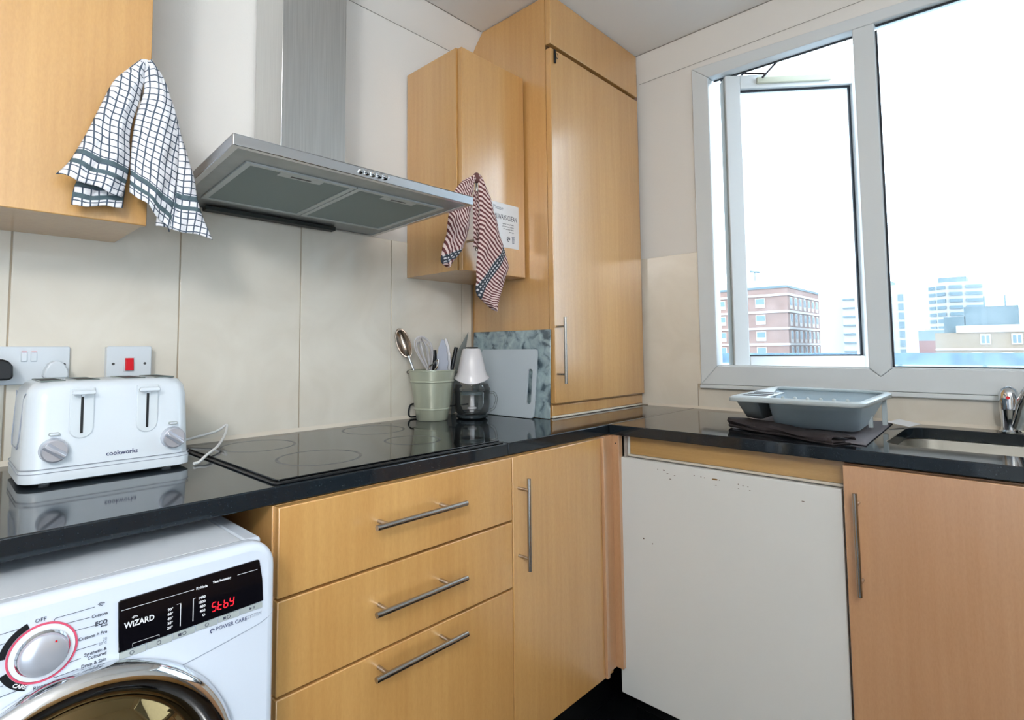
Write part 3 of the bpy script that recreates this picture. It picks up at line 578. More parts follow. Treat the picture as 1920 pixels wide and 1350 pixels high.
# dial
DC = (-2.0985, 0, .7815)
bm = BM(); lathe(bm, [(.0345, FY), (.0345, FY-.002), (.0325, FY-.002), (.0325, FY)], DC, 56, 'y', close=True); obj('dial_ring', bm, PINKRING, wm, smooth=True, label='red dial ring')
bm = BM(); lathe(bm, [(0, FY-.0012), (.0322, FY-.0012), (.0322, FY), (0, FY)], DC, 56, 'y'); obj('dial_plate', bm, mat('dial_plate', 'dfe3e8', .2), wm)
bm = BM(); lathe(bm, [(.0245, FY-.0014), (.0245, FY-.009), (.023, FY-.0125), (.020, FY-.0140), (.010, FY-.0150), (0, FY-.0153)], DC, 56, 'y'); kn = obj('dial', bm, SILVERP, wm, smooth=True)
bm = BM(); lathe(bm, [(.0250, FY-.002), (.0268, FY-.005), (.0250, FY-.008)], DC, 56, 'y', close=True); obj('dial_chrome_band', bm, CHROME, kn, smooth=True)
bm = BM(); lathe(bm, [(0, 0), (.0012, 0), (.0012, .0006), (0, .0006)], (DC[0]+.011, FY-.0155, DC[2]+.014), 10, 'y'); obj('dial_dot', bm, REDP, kn)
for a0, a1 in ((112, 172), (200, 248)):
    bm = BM(); pts = [(DC[0]+.0352*math.cos(math.radians(a)), DC[2]+.0352*math.sin(math.radians(a))) for a in range(a0, a1+1, 4)]+[(DC[0]+.042*math.cos(math.radians(a)), DC[2]+.042*math.sin(math.radians(a))) for a in range(a1, a0-1, -4)]
    prism(bm, pts, 'y', FY-.0006, FY+.0003); obj('dial_arc', bm, BLACKP, wm)
text(wm, 'lettering', 'CARE', .0058, (-2.119, FY-.0012, .7500), PRINTW, 'CENTER', rot=(PI/2, math.radians(30), 0), bold=.0002)
TX = -2.0325
for t, z, sz, m_ in (('Cottons', .8062, .0058, PRINTD), ('ECO', .7955, .0074, PRINTD), ('40-60', .7910, .0036, PRINTD), ('Cottons + Pre', .7825, .0058, PRINTD), ('20', .7735, .0052, PRINTL), ('20°C', .7690, .0046, PRINTL), ('Synthetic &', .7612, .0058, PRINTD), ('Coloured', .7557, .0058, PRINTD), ('Drain & Spin', .7480, .0058, PRINTD)):
    text(wm, 'lettering', t, sz, (TX, FY-.0003, z), m_, 'RIGHT', squash=.9, bold=.00025 if t == 'ECO' else .00005)
text(wm, 'lettering', 'OFF', .0064, (-2.1015, FY-.0003, .8205), PRINTD, 'CENTER'); text(wm, 'lettering', 'Rinse', .0058, (-2.100, FY-.0003, .7415), PRINTD, 'CENTER')
for r in (.0016, .0034, .0052):
    bm = BM(); polytube(bm, [(-2.040+r*math.cos(a), FY-.0003, .8160+r*math.sin(a)) for a in [math.radians(45+9*k) for k in range(11)]], .00045, 6); obj('wifi_arc', bm, PRINTD, wm)
def lead(*p):
    bm = BM(); polytube(bm, [(a[0], FY-.0002, a[1]) for a in p], .00032, 5); obj('lead_line', bm, PRINTD, wm)
lead((-2.0885, .8145), (-2.0875, .8175), (-2.047, .818)); lead((-2.0775, .8075), (-2.052, .8065)); lead((-2.070, .7955), (-2.046, .7945)); lead((-2.064, .7825), (-2.0615, .7825))
lead((-2.0655, .7705), (-2.043, .7705)); lead((-2.0745, .7585), (-2.060, .7590)); lead((-2.0885, .7495), (-2.085, .7462), (-2.062, .7470))
lead((-2.19, .815), (-2.118, .817)); lead((-2.19, .803), (-2.134, .805)); lead((-2.19, .791), (-2.137, .792)); lead((-2.19, .778), (-2.138, .779)); lead((-2.19, .757), (-2.134, .757)); lead((-2.16, .744), (-2.118, .746))
# door
DX, DZ, DR = -2.060, .5555, .1905
wd = BM(); lathe(wd, [(DR-.045, -.7425), (DR-.004, -.7425), (DR, -.7455), (DR-.002, -.756), (DR-.010, -.764), (DR-.022, -.766), (DR-.034, -.760), (DR-.040, -.752)], (DX, 0, DZ), 96, 'y', close=True)
wdo = obj('door', wd, CHROME, wm, smooth=True, label='chrome ringed porthole door')
bm = BM(); lathe(bm, [(DR-.041, -.7430), (DR-.041, -.752), (DR-.055, -.766), (DR-.085, -.779), (DR-.13, -.787), (0, -.790)], (DX, 0, DZ), 96, 'y'); obj('door_glass', bm, DOORGLASS, wdo, smooth=True)
bm = BM(); polytube(bm, smoothpts([(-2.035, -.790, .675), (-2.005, -.793, .665), (-1.99, -.795, .64), (-1.99, -.795, .60)]), .008, 10); obj('door_grip', bm, BLACKP, wdo, smooth=True)

# ------------------------------------------------------------------ toaster
ts = thing('toaster', 'white four-slice toaster with two levers and two silver dials', 'toaster', (-1.945, -.21, .9))
TX0, TX1, TY0, TY1 = -2.088, -1.803, -.322, -.112
bm = BM(); L = []
for z, i, r in ((.905, .006, .028), (.908, .0, .03), (.925, .0, .03), (.934, .003, .03), (1.055, .0065, .032), (1.076, .010, .034), (1.087, .018, .034), (1.0915, .030, .03)):
    L.append([bm.verts.new((x, y, z)) for x, y in rrect(TX0+i, TX1-i, TY0+i, TY1-i, r, 6)])
for a, b in zip(L, L[1:]):
    for k in range(len(a)): bm.faces.new((a[k], a[(k+1) % len(a)], b[(k+1) % len(a)], b[k]))
bm.faces.new(L[0][::-1]); bm.faces.new(L[-1])
tb = obj('body', bm, WHITEP, ts, smooth=True)
TFY = lambda z: TY0+.003+(z-.934)*(.0035/.121)
# base groove, feet
for z in (.9255, .933):
    bm = BM(); g = rrect(TX0-.0004, TX1+.0004, TY0-.0004, TY1+.0004, .03, 6); polytube(bm, [(x, y, z) for x, y in g+[g[0]]], .0007, 5, False); obj('base_groove', bm, PRINTL, ts)
for x in (TX0+.04, TX1-.04):
    for y in (TY0+.035, TY1-.035):
        bm = BM(); lathe(bm, [(0, .9003), (.009, .9003), (.009, .906), (0, .906)], (x, y, 0), 14); obj('foot', bm, WHITEP, ts)
slotm = mat('slot_dark', '17181a', .6); slotr = mat('slot_rim', '8f9a98', .3, .6)
for xc in (-2.040, -1.985, -1.905, -1.850):
    bm = BM(); prism(bm, rrect(xc-.018, xc+.018, TY0+.035, TY1-.045, .006, 3), 'z', 1.0905, 1.0922); o = obj('slot', bm, slotm, ts)
    bm = BM(); g = rrect(xc-.0185, xc+.0185, TY0+.034, TY1-.044, .006, 3); polytube(bm, [(x, y, 1.0922) for x, y in g+[g[0]]], .0012, 5, False); obj('slot_rim', bm, slotr, o)
chan = mat('channel_white', 'd3dade', .3)
for xc in (-1.999, -1.8895):
    bm = BM(); prism(bm, rrect(xc-.0185, xc+.0185, .9835, 1.078, .018, 8, (0, 0, 1, 1)), 'y', TY0+.0020, TY0+.012); o = obj('lever_channel', bm, chan, ts, .001)
    bm = BM(); g = rrect(xc-.0185, xc+.0185, .9835, 1.078, .018, 8, (0, 0, 1, 1)); polytube(bm, [(x, TY0+.0036, z) for x, z in g+[g[0]]], .0010, 5, False); obj('channel_edge', bm, WHITEP, o, smooth=True)
    boxo('lever_slot', (xc-.0022, xc+.0022, TY0+.0012, TY0+.0035, .9925, 1.064), slotm, o, 0)
    bm = BM(); prism(bm, rrect(xc-.0185, xc+.0185, 1.0665, 1.0735, .0034, 4), 'y', TY0-.014, TY0-.006); box(bm, xc-.003, xc+.003, TY0-.008, TY0+.002, 1.062, 1.0705); obj('lever', bm, WHITEP, ts, .001, smooth=True)
for xc, zc in ((-2.040, .9655), (-1.8415, .9665)):
    bm = BM(); lathe(bm, [(0, TY0-.013), (.0185, TY0-.013), (.021, TY0-.011), (.0225, TY0+.004)], (xc, 0, zc), 36, 'y'); k_ = obj('dial', bm, SILVERP, ts, smooth=True, label='silver browning dial')
    bm = BM(); a = math.radians(-38); v = Vector((math.cos(a), 0, math.sin(a))); w_ = Vector((-v.z, 0, v.x)); P = []
    for yy, wd_ in ((TY0-.0128, .0075), (TY0-.021, .0025)):
        for s1, s2 in ((-1, -1), (1, -1), (1, 1), (-1, 1)): q = Vector((xc, yy, zc))+v*.019*s1+w_*wd_*s2; P.append(q)
    hexa(bm, P); obj('dial_grip', bm, SILVERP, k_, .0012, label='raised grip bar')
    bm = BM(); prism(bm, rrect(xc-.0085, xc+.0085, zc+.0265, zc+.0325, .003, 4), 'y', TY0-.001, TY0+.006); o = obj('push_button', bm, GREYP, ts, .0005)
    bm = BM(); prism(bm, rrect(xc-.0065, xc+.0065, zc+.028, zc+.031, .0014, 4), 'y', TY0-.0015, TY0+.002); obj('button_cap', bm, WHITEP, o)
text(ts, 'lettering', 'cookworks', .0125, (-1.931, TFY(.948)-.0005, .9475), PRINTB, 'CENTER', bold=.0002, squash=.95)
bm = BM(); polytube(bm, [(TX0-.0003+max(0, z-.934)*.062, y, z) for y, z in ((-.285, 1.07), (-.27, 1.06), (-.262, .98), (-.25, .965), (-.17, .965), (-.155, .98), (-.15, 1.06), (-.14, 1.07))], .0012, 6); obj('side_moulding', bm, PRINTL, ts)

# cords
bm = BM(); polytube(bm, smoothpts([(-1.798, -.318, .9045), (-1.785, -.31, .905), (-1.76, -.28, .912), (-1.715, -.215, .917), (-1.665, -.12, .925), (-1.640, -.07, .940), (-1.636, -.055, .947), (-1.66, -.05, .932), (-1.72, -.05, .921), (-1.775, -.07, .912), (-1.797, -.10, .910)], 8), .0032, 10)
o = obj('power_cord', bm, CORD, None, smooth=True, label='white power cord looping on the worktop right of the toaster', cat='cord', at=(-1.8, -.2, .9))

# ------------------------------------------------------------------ sockets
so_ = thing('double_socket', 'white double wall socket behind the toaster with two plugs in it', 'socket', (-2.05, -.01, 1.118))
bm = BM(); prism(bm, rrect(-2.125, -1.977, 1.076, 1.1605, .004, 3), 'y', -.0195, -.0088); obj('plate', bm, WHITEP, so_, .002)
for x in (-2.0595, -2.0425):
    bm = BM(); hexa(bm, [(x-.0055, -.0195, 1.127), (x+.0055, -.0195, 1.127), (x+.0055, -.0195, 1.149), (x-.0055, -.0195, 1.149), (x-.005, -.0245, 1.128), (x+.005, -.0245, 1.128), (x+.005, -.0215, 1.148), (x-.005, -.0215, 1.148)]); sw = obj('rocker', bm, WHITEP, so_, .0006)
    boxo('rocker_mark', (x-.0045, x+.0045, -.0225, -.0198, 1.1482, 1.1495), REDP, sw, 0)
for x in (-1.987,):
    bm = BM(); lathe(bm, [(0, -.0200), (.0028, -.0200), (.0028, -.0194)], (x, 0, 1.119), 12, 'y'); obj('screw', bm, BLACKP, so_)
pl = BM(); prism(pl, [(-2.028, 1.093), (-2.024, 1.089), (-1.987, 1.089), (-1.983, 1.094), (-1.985, 1.106), (-1.992, 1.120), (-2.000, 1.127), (-2.010, 1.128), (-2.019, 1.121), (-2.026, 1.107)], 'y', -.058, -.020)
obj('plug', pl, WHITEP, None, .004, 3, label='white three-pin plug in the right half of the double socket', cat='plug', at=(-2.006, -.04, 1.108))
bm = BM(); prism(bm, [(-2.130, 1.094), (-2.124, 1.088), (-2.086, 1.088), (-2.080, 1.094), (-2.081, 1.118), (-2.088, 1.129), (-2.098, 1.133), (-2.112, 1.133), (-2.124, 1.127), (-2.130, 1.116)], 'y', -.068, -.020)
bp2 = obj('plug', bm, BLACKP, None, .006, 3, label='black three-pin plug in the left half of the double socket', cat='plug', at=(-2.105, -.04, 1.11))
bm = BM(); polytube(bm, smoothpts([(-2.108, -.045, 1.086), (-2.108, -.046, 1.05), (-2.108, -.046, 1.00), (-2.112, -.046, .93), (-2.14, -.046, .906), (-2.3, -.05, .905)]), .0036, 8); obj('flex', bm, BLACKP, bp2, smooth=True)
sw_ = thing('cooker_switch', 'square white cooker switch with a red rocker right of the socket', 'switch', (-1.862, -.01, 1.118))
boxo('back_box', (-1.9075, -1.8155, -.033, -.0088, 1.0755, 1.1590), WHITEP, sw_, .0015)
bm = BM(); prism(bm, rrect(-1.909, -1.8145, 1.0740, 1.1605, .004, 3), 'y', -.040, -.0335); obj('plate', bm, WHITEP, sw_, .0018)
boxo('rocker_bezel', (-1.874, -1.8515, -.0415, -.0402, 1.099, 1.134), WHITEP, sw_, .001)
bm = BM(); hexa(bm, [(-1.872, -.0415, 1.101), (-1.8535, -.0415, 1.101), (-1.8535, -.0415, 1.132), (-1.872, -.0415, 1.132), (-1.871, -.050, 1.102), (-1.8545, -.050, 1.102), (-1.8545, -.0455, 1.131), (-1.871, -.0455, 1.131)]); obj('rocker', bm, REDP, sw_, .0008, label='red rocker')
for x in (-1.8955, -1.829):
    bm = BM(); lathe(bm, [(0, -.0405), (.0032, -.0405), (.0032, -.0398)], (x, 0, 1.118), 14, 'y'); obj('screw', bm, mat('screw_grey', '5b5d60', .3, .8), sw_)

# ------------------------------------------------------------------ utensil bucket
BX, BY = -.955, -.105
bk = thing('utensil_bucket', 'sage green enamel bucket full of cooking utensils near the corner', 'bucket', (BX, BY, .9))
bm = BM(); H = .9008
prof = [(0, H), (.053, H), (.055, H+.003), (.0610, H+.037), (.0645, H+.0385), (.0650, H+.0405), (.0645, H+.0425), (.0622, H+.0445), (.0742, H+.131), (.0778, H+.133), (.0783, H+.135), (.0778, H+.137), (.0758, H+.139), (.081, H+.170), (.0835, H+.172), (.0835, H+.175), (.0815, H+.1755), (.0795, H+.170), (.052, H+.004), (0, H+.004)]
lathe(bm, prof, (BX, BY, 0), 56); obj('pail', bm, SAGE, bk, smooth=True)
bm = BM(); lathe(bm, [(0, .9042), (.0555, .9042), (.068, 1.0), (0, 1.0)], (BX, BY, 0), 24); bm.free()
for s in (-1, 1):
    q = Vector((.698, -.716, 0))*s*.0815; bm = BM(); polytube(bm, [(BX+q.x*1.02, BY+q.y*1.02, 1.062), (BX+q.x*1.10, BY+q.y*1.10, 1.066), (BX+q.x*1.10, BY+q.y*1.10, 1.070), (BX+q.x*1.02, BY+q.y*1.02, 1.074)], .0016, 6); obj('handle_lug', bm, STEELH, bk)
bm = BM(); ln = Vector((.698, -.716, 0)); pts = []
for i in range(15):
    a = PI*i/14; q = ln*math.cos(a)*.085+Vector((.716, .698, 0))*.03*math.sin(a); pts.append((BX+q.x, BY+q.y+.0, 1.07-.115*math.sin(a)))
bm.free()
Rv = Vector((.698, -.716, 0)); Fv = Vector((.716, .698, 0))
def bp3(r, f, z): q = Vector((BX, BY, 0))+Rv*r+Fv*f; return (q.x, q.y, z)
def blob(bm, c, ax, sx, sy, sz, n=14, m=9, cut=None):
    """ellipsoid bowl: ax = long axis, flattened along view"""
    c = Vector(c); ax = Vector(ax).normalized(); f = Vector((Fv.x, Fv.y, 0)); s = ax.cross(f).normalized(); f = s.cross(ax).normalized(); rings = []
    for j in range(m+1):
        t = PI*j/m; rings.append([bm.verts.new(c-ax*sx*math.cos(t)+(s*sy*math.cos(2*PI*k/n)+f*sz*math.sin(2*PI*k/n))*math.sin(t)) for k in range(n)])
    for a, b in zip(rings, rings[1:]):
        for k in range(n): bm.faces.new((a[k], a[(k+1) % n], b[(k+1) % n], b[k]))
    bmesh.ops.remove_doubles(bm, verts=bm.verts, dist=1e-6)
# ladle / serving spoon
ld = thing('serving_spoon', 'steel serving spoon leaning out of the left side of the bucket', 'spoon', bp3(-.02, 0, .91), 'utensils standing in the green bucket')
a0, a1 = Vector(bp3(-.005, -.01, .912)), Vector(bp3(-.083, -.008, 1.125)); dd = (a1-a0).normalized()
bm = BM(); polytube(bm, [a0, a0.lerp(a1, .5), a1], [.004, .004, .005], 10); obj('shaft', bm, CHROME, ld, smooth=True)
bm = BM(); c = a1+dd*.048; n, m_ = 20, 8; ax = dd; f = Fv.copy(); s = ax.cross(f).normalized(); rings = []
for j in range(m_+1):
    rr = j/m_; rings.append([bm.verts.new(c+ax*.056*rr*math.cos(2*PI*k/n)+s*.026*rr*math.sin(2*PI*k/n)+f*.016*(1-rr*rr)) for k in range(n)])
for a, b in zip(rings, rings[1:]):
    for k in range(n): bm.faces.new((a[k], a[(k+1) % n], b[(k+1) % n], b[k]))
bmesh.ops.remove_doubles(bm, verts=bm.verts, dist=1e-6); o = obj('spoon_bowl', bm, SPOON, ld, smooth=True); q = o.modifiers.new('s', 'SOLIDIFY'); q.thickness = .002
# whisk
wk = thing('whisk', 'grey silicone balloon whisk standing in the bucket behind the spoon', 'whisk', bp3(-.01, 0, .91), 'utensils standing in the green bucket')
bm = BM(); b0_, b1_ = Vector(bp3(.022, .006, .915)), Vector(bp3(-.004, -.012, 1.055)); polytube(bm, [b0_, b1_], .007, 10); obj('grip', bm, WIREG, wk, smooth=True)
wax = (Vector(bp3(-.038, -.015, 1.194))-b1_); Lw = wax.length; wax.normalize()
for i in range(5):
    a = PI*i/5+.2; s = (Rv*math.cos(a)+Fv*math.sin(a)); L1 = Lw*(1-.03*i); bm = BM()
    pts = [b1_, b1_+wax*L1*.35+s*.0175, b1_+wax*L1*.68+s*.0300, b1_+wax*L1*.90+s*.0235, b1_+wax*L1, b1_+wax*L1*.90-s*.0235, b1_+wax*L1*.68-s*.0300, b1_+wax*L1*.35-s*.0175, b1_]
    polytube(bm, smoothpts(pts, 6), .0025, 8); obj('wire', bm, WIREG, wk, smooth=True)
# black spatula handles and tongs, peeler
def stick(name, label, cat, p0, p1, r, m, flatn=1):
    bm = BM(); polytube(bm, [p0, Vector(p0).lerp(Vector(p1), .8), p1], [r*.6, r, r*.9], 12)
    o = obj(name, bm, m, None, smooth=True, label=label, cat=cat, at=p0); o['group'] = 'utensils standing in the green bucket'; return o
stick('spatula', 'black utensil handle upright in the middle of the bucket', 'utensil', bp3(.01, .03, .91), bp3(.004, .035, 1.145), .0095, BLACKP)
stick('turner', 'black utensil handle at the far right of the bucket', 'utensil', bp3(.035, .002, .915), bp3(.086, .004, 1.155), .008, BLACKP)
stick('masher', 'black utensil handle behind the grey tongs in the bucket', 'utensil', bp3(.02, .025, .915), bp3(.040, .042, 1.160), .009, mat('navy_plastic', '161c2e', .35))
tg = thing('tongs', 'tongs with wavy edged grey silicone ends at the right of the bucket', 'tongs', bp3(.03, -.02, .91), 'utensils standing in the green bucket')
def tong(off, fo, m, zt, w):
    bm = BM(); L_ = []; base = 1.04; N = 16
    lft, rgt = [], []
    for i in range(N+1):
        t = i/N; z = base+(zt-base)*t; ww = w*math.sin(PI*(.18+.80*t))**.7*(1+.07*math.sin(t*34)); lft.append((off+.004*t-ww, z)); rgt.append((off+.004*t+ww, z))
    pts = lft+rgt[::-1]
    A = [bm.verts.new(bp3(p[0], fo, p[1])) for p in pts]; B = [bm.verts.new(bp3(p[0], fo+.005, p[1])) for p in pts]; bm.faces.new(A); bm.faces.new(B[::-1]); n = len(pts)
    for i in range(n): bm.faces.new((A[i], B[i], B[(i+1) % n], A[(i+1) % n]))
    return obj('tong_end', bm, m, tg, .001)
tong(.036, -.022, TONG, 1.183, .0205); tong(.046, -.006, mat('tong_steel', '8d8b8c', .3, .8), 1.187, .0195)
bm = BM(); polytube(bm, [bp3(.03, -.015, .915), bp3(.038, -.018, 1.045)], .006, 8); polytube(bm, [bp3(.036, .0, .915), bp3(.046, .0, 1.045)], .006, 8); obj('arm', bm, CHROME, tg, smooth=True)
pe = thing('peeler', 'small chrome and clear peeler poking from the front of the bucket', 'peeler', bp3(.0, -.04, .92), 'utensils standing in the green bucket')
bm = BM(); polytube(bm, [bp3(-.005, -.04, .93), bp3(.006, -.045, 1.075)], .006, 8); polytube(bm, smoothpts([bp3(.000, -.045, 1.072), bp3(-.004, -.046, 1.088), bp3(.012, -.046, 1.10), bp3(.026, -.044, 1.112), bp3(.022, -.046, 1.088), bp3(.014, -.046, 1.075)]), .0028, 8); obj('peeler_head', bm, CHROME, pe, smooth=True)

# ------------------------------------------------------------------ mini chopper
CX, CY = -.830, -.178
mc = thing('mini_chopper', 'white electric mini chopper with a clear bowl beside the bucket', 'chopper', (CX, CY, .9))
bm = BM(); lathe(bm, [(0, .9012), (.050, .9012), (.056, .905), (.057, .912), (.053, .916), (0, .916)], (CX, CY, 0), 48); obj('base', bm, mat('chopper_base', '3a4348', .15, trans=.3), mc, smooth=True)
bm = BM(); lathe(bm, [(.050, .9162), (.060, .925), (.0635, .955), (.0635, .985), (.066, .990), (.066, .997), (.062, 1.0), (.0605, .997), (.0605, .955), (.057, .93), (.049, .921), (0, .9205), (0, .9162)], (CX, CY, 0), 56); obj('bowl', bm, GLASSC, mc, smooth=True)
bm = BM(); lathe(bm, [(0, .922), (.008, .922), (.010, .930), (.017, .934), (.017, .939), (.009, .942), (.0085, .99), (0, .99)], (CX, CY, 0), 24); obj('blade_hub', bm, CHOPW, mc, smooth=True)
bm = BM(); lathe(bm, [(.060, 1.001), (.067, 1.001), (.067, 1.005), (.062, 1.012), (.060, 1.022), (0, 1.022), (0, 1.001)], (CX, CY, 0), 48); obj('clear_lid', bm, GLASSC, mc, smooth=True)
bm = BM(); lathe(bm, [(.042, .985), (.046, .985), (.046, .996), (.042, .996)], (CX, CY, 0), 40, close=True); obj('seal_ring', bm, mat('seal_grey', '5a6568', .3), mc, smooth=True)
bm = BM(); lathe(bm, [(0, 1.034), (.064, 1.034), (.0645, 1.038), (.056, 1.055), (.050, 1.075), (.044, 1.105), (.0355, 1.140), (.031, 1.149), (0, 1.151)], (CX, CY, 0), 64, wave=lambda j, a: (-.009*math.cos(2*(a-math.radians(225))) if j in (1, 2) else 0)); obj('motor_unit', bm, CHOPW, mc, smooth=True)
bm = BM(); lathe(bm, [(0, 1.1515), (.024, 1.1515), (.023, 1.155), (0, 1.156)], (CX, CY, 0), 32); obj('push_button', bm, BLACKP, mc, smooth=True)
bm = BM(); h0 = Vector((CX, CY, 0)); pts = [h0+Rv*.064+Vector((0, 0, .992)), h0+Rv*.082+Vector((0, 0, .988)), h0+Rv*.088+Vector((0, 0, .965)), h0+Rv*.078+Vector((0, 0, .935)), h0+Rv*.064+Vector((0, 0, .928))]; polytube(bm, smoothpts(pts, 4), .0045, 10); obj('bowl_handle', bm, GLASSC, mc, smooth=True)
bm = BM(); polytube(bm, smoothpts([(CX+.03, CY+.05, .945), (-.90, -.040, .935), (-.975, -.022, .952), (-.993, -.020, .93), (-.990, -.022, .908), (-.96, -.022, .906)]), .003, 8); obj('flex', bm, BLACKP, mc, smooth=True)

# ------------------------------------------------------------------ boards
bm = BM(); hexa(bm, [(-.679, -.412, .9012), (-.674, -.412, .9012), (-.674, -.020, .9012), (-.679, -.020, .9012), (-.667, -.412, 1.2155), (-.662, -.412, 1.2155), (-.662, -.020, 1.2155), (-.667, -.020, 1.2155)])
obj('chopping_board', bm, MARB, None, .0015, label='grey marbled glass chopping board leaning against the tall cupboard side', cat='chopping board', at=(-.672, -.2, .9))
bm = BM()
def bpt(y, z):
    t = (z-.902)/.245; return (-.708+.028*t, y, z)
outl = rrect(-.365, -.085, .902, 1.146, .012, 5); hl = rrect(-.350, -.3275, .950, 1.075, .011, 6)
vo = [[bm.verts.new(Vector(bpt(*p))+Vector((dx, 0, 0))) for p in outl] for dx in (-.004, .002)]; vh = [[bm.verts.new(Vector(bpt(*p))+Vector((dx, 0, 0))) for p in hl] for dx in (-.004, .002)]
for k in range(2):
    es = []
    for lp in (vo[k], vh[k]):
        for i in range(len(lp)): es.append(bm.edges.new((lp[i], lp[(i+1) % len(lp)])))
    bmesh.ops.triangle_fill(bm, edges=es, use_beauty=True)
for a, b in ((vo[0], vo[1]), (vh[0], vh[1])):
    for i in range(len(a)): bm.faces.new((a[i], a[(i+1) % len(a)], b[(i+1) % len(a)], b[i]))
obj('chopping_board', bm, BOARD, None, label='plain grey plastic chopping board with a slot handle in front of the marbled one', cat='chopping board', at=(-.70, -.22, .9))
bm = BM(); hexa(bm, [(-.800, -.030, .9012), (-.798, -.030, .9012), (-.760, -.012, .9012), (-.762, -.012, .9012), (-.786, -.045, 1.13), (-.784, -.045, 1.13), (-.692, -.016, 1.216), (-.694, -.016, 1.216)])
obj('chopping_mat', bm, CLEARB, None, label='thin translucent mat leaning in the corner behind the mini chopper', cat='chopping mat', at=(-.75, -.03, .9))

# ------------------------------------------------------------------ dish rack on its cloth
dc = thing('drying_cloth', 'dark cloth folded in a roll under the dish rack', 'cloth', (-.35, -1.13, .9))
def sheet(bm, pts_grid, th=0):
    V = [[bm.verts.new(p) for p in row] for row in pts_grid]
    for a, b in zip(V, V[1:]):
        for i in range(len(a)-1): bm.faces.new((a[i], a[i+1], b[i+1], b[i]))
bm = BM(); G = []
P00, P01, P11, P10 = Vector((-.49, -.965, 0)), Vector((-.12, -.94, 0)), Vector((-.05, -1.300, 0)), Vector((-.578, -1.322, 0))
for i in range(25):
    row = []
    for j in range(25):
        s, t = i/24, j/24; p = P00.lerp(P01, s).lerp(P10.lerp(P11, s), t)
        z = .9065+.0018*math.sin(9*s+7*t)+.0022*math.sin(23*t-8*s)*t
        if s in (0, 1) or t in (0, 1): z = .9030
        row.append((p.x, p.y, z))
    G.append(row)
sheet(bm, G); o = obj('cloth_sheet', bm, mat('cloth_top_grey', '79767c', .95, bump=.5, bscale=260), dc, smooth=True); q = o.modifiers.new('s', 'SOLIDIFY'); q.thickness = .002; q.offset = -1
# rolled front edge: folded layers
bm = BM(); A, B = Vector((-.472, -.952, 0)), Vector((-.622, -1.262, 0)); n = 26; G = []
nn = (B-A).normalized(); side = Vector((nn.y, -nn.x, 0));  side = side if side.x > 0 else -side
cross = [(.075, .9035), (.0, .9035), (-.004, .905), (-.005, .908), (.0, .9105), (.04, .912), (.045, .913), (.0, .913), (-.006, .915), (-.010, .921), (-.004, .927), (.006, .928), (.075, .924), (.080, .915)]
for i in range(n+1):
    t = i/n; c = A.lerp(B, t); sc_ = 1-.15*t+.05*math.sin(7*t); row = []
    for k, (u, z) in enumerate(cross):
        uu = u+.004*math.sin(11*t+k); zz = .9025+(z-.9025)*sc_*(1-.25*t)+.0022*math.sin(13*t+k*.8)*(z > .91)
        p = c+side*uu; row.append((p.x, p.y, max(.9015, zz)))
    G.append(row)
sheet(bm, G); o = obj('rolled_edge', bm, DARKCL, dc, smooth=True); q = o.modifiers.new('s', 'SOLIDIFY'); q.thickness = .0025; q.offset = 1
bm = BM(); hexa(bm, [(-.125, -1.296, .9115), (-.135, -1.352, .9035), (-.055, -1.372, .9045), (-.035, -1.315, .9135), (-.125, -1.296, .9125), (-.135, -1.352, .9045), (-.055, -1.372, .9055), (-.035, -1.315, .9145)]); obj('care_label', bm, PAPER, dc, label='white care label')

dk = thing('dish_rack', 'grey-blue plastic dish rack with cutlery slots on a dark cloth by the window', 'dish rack', (-.36, -1.15, .91))
RZ = 1.005
# rim corners (plan): left tip, back left, back right, front right
O_ = [(-.618, -1.003), (-.088, -.975), (-.165, -1.325), (-.612, -1.330)]
def quad_rr(c, inset, r=.03, n=6, rs=None):
    C = [Vector((p[0], p[1])) for p in c]; cen = sum(C, Vector((0, 0)))/4; out = []
    I = []
    for i in range(4):
        p, a, b = C[i], C[i-1], C[(i+1) % 4]; u = (a-p).normalized(); v = (b-p).normalized(); sn_ = abs(u.x*v.y-u.y*v.x); I.append(p+(u+v)*(inset/sn_))
    for i in range(4):
        p, a, b = I[i], I[i-1], I[(i+1) % 4]; u = (a-p).normalized(); v = (b-p).normalized(); r_ = rs[i] if rs else r
        s0, s1 = p+u*r_, p+v*r_
        for k in range(n+1):
            t = k/n; out.append(s0*(1-t)**2+p*2*t*(1-t)+s1*t*t)
    return out
# tub (right part) as lofted shell and cutlery box (left part)
def loft(bm, loops, capb=True):
    L_ = [[bm.verts.new((p[0], p[1], z)) for p in lp] for lp, z in loops]
    for a, b in zip(L_, L_[1:]):
        for i in range(len(a)): bm.faces.new((a[i], a[(i+1) % len(a)], b[(i+1) % len(a)], b[i]))
    if capb: bm.faces.new(L_[-1])
def zr(p): return RZ
rs = [.02, .045, .06, .04]
bm = BM()
T = [(-.595, -1.100), (-.14, -.99), (-.185, -1.312), (-.597, -1.318)]
Bt = [(-.47, -1.075), (-.19, -1.05), (-.225, -1.272), (-.452, -1.283)]
loft(bm, [(quad_rr(T, .0, rs=[.03, .03, .05, .035]), RZ-.002), (quad_rr([tuple((Vector(a).lerp(Vector(b), .3))) for a, b in zip(T, Bt)], 0, rs=[.03]*4), RZ-.03), (quad_rr(Bt, 0, rs=[.03]*4), .918), (quad_rr(Bt, .008, rs=[.025]*4), .9145)])
o = obj('tub', bm, RACKM, dk, smooth=True); q = o.modifiers.new('s', 'SOLIDIFY'); q.thickness = .002
bm = BM(); T2 = [(-.600, -1.008), (-.40, -.990), (-.41, -1.066), (-.600, -1.066)]; B2 = [(-.405, -.962), (-.28, -.957), (-.29, -1.015), (-.437, -1.018)]
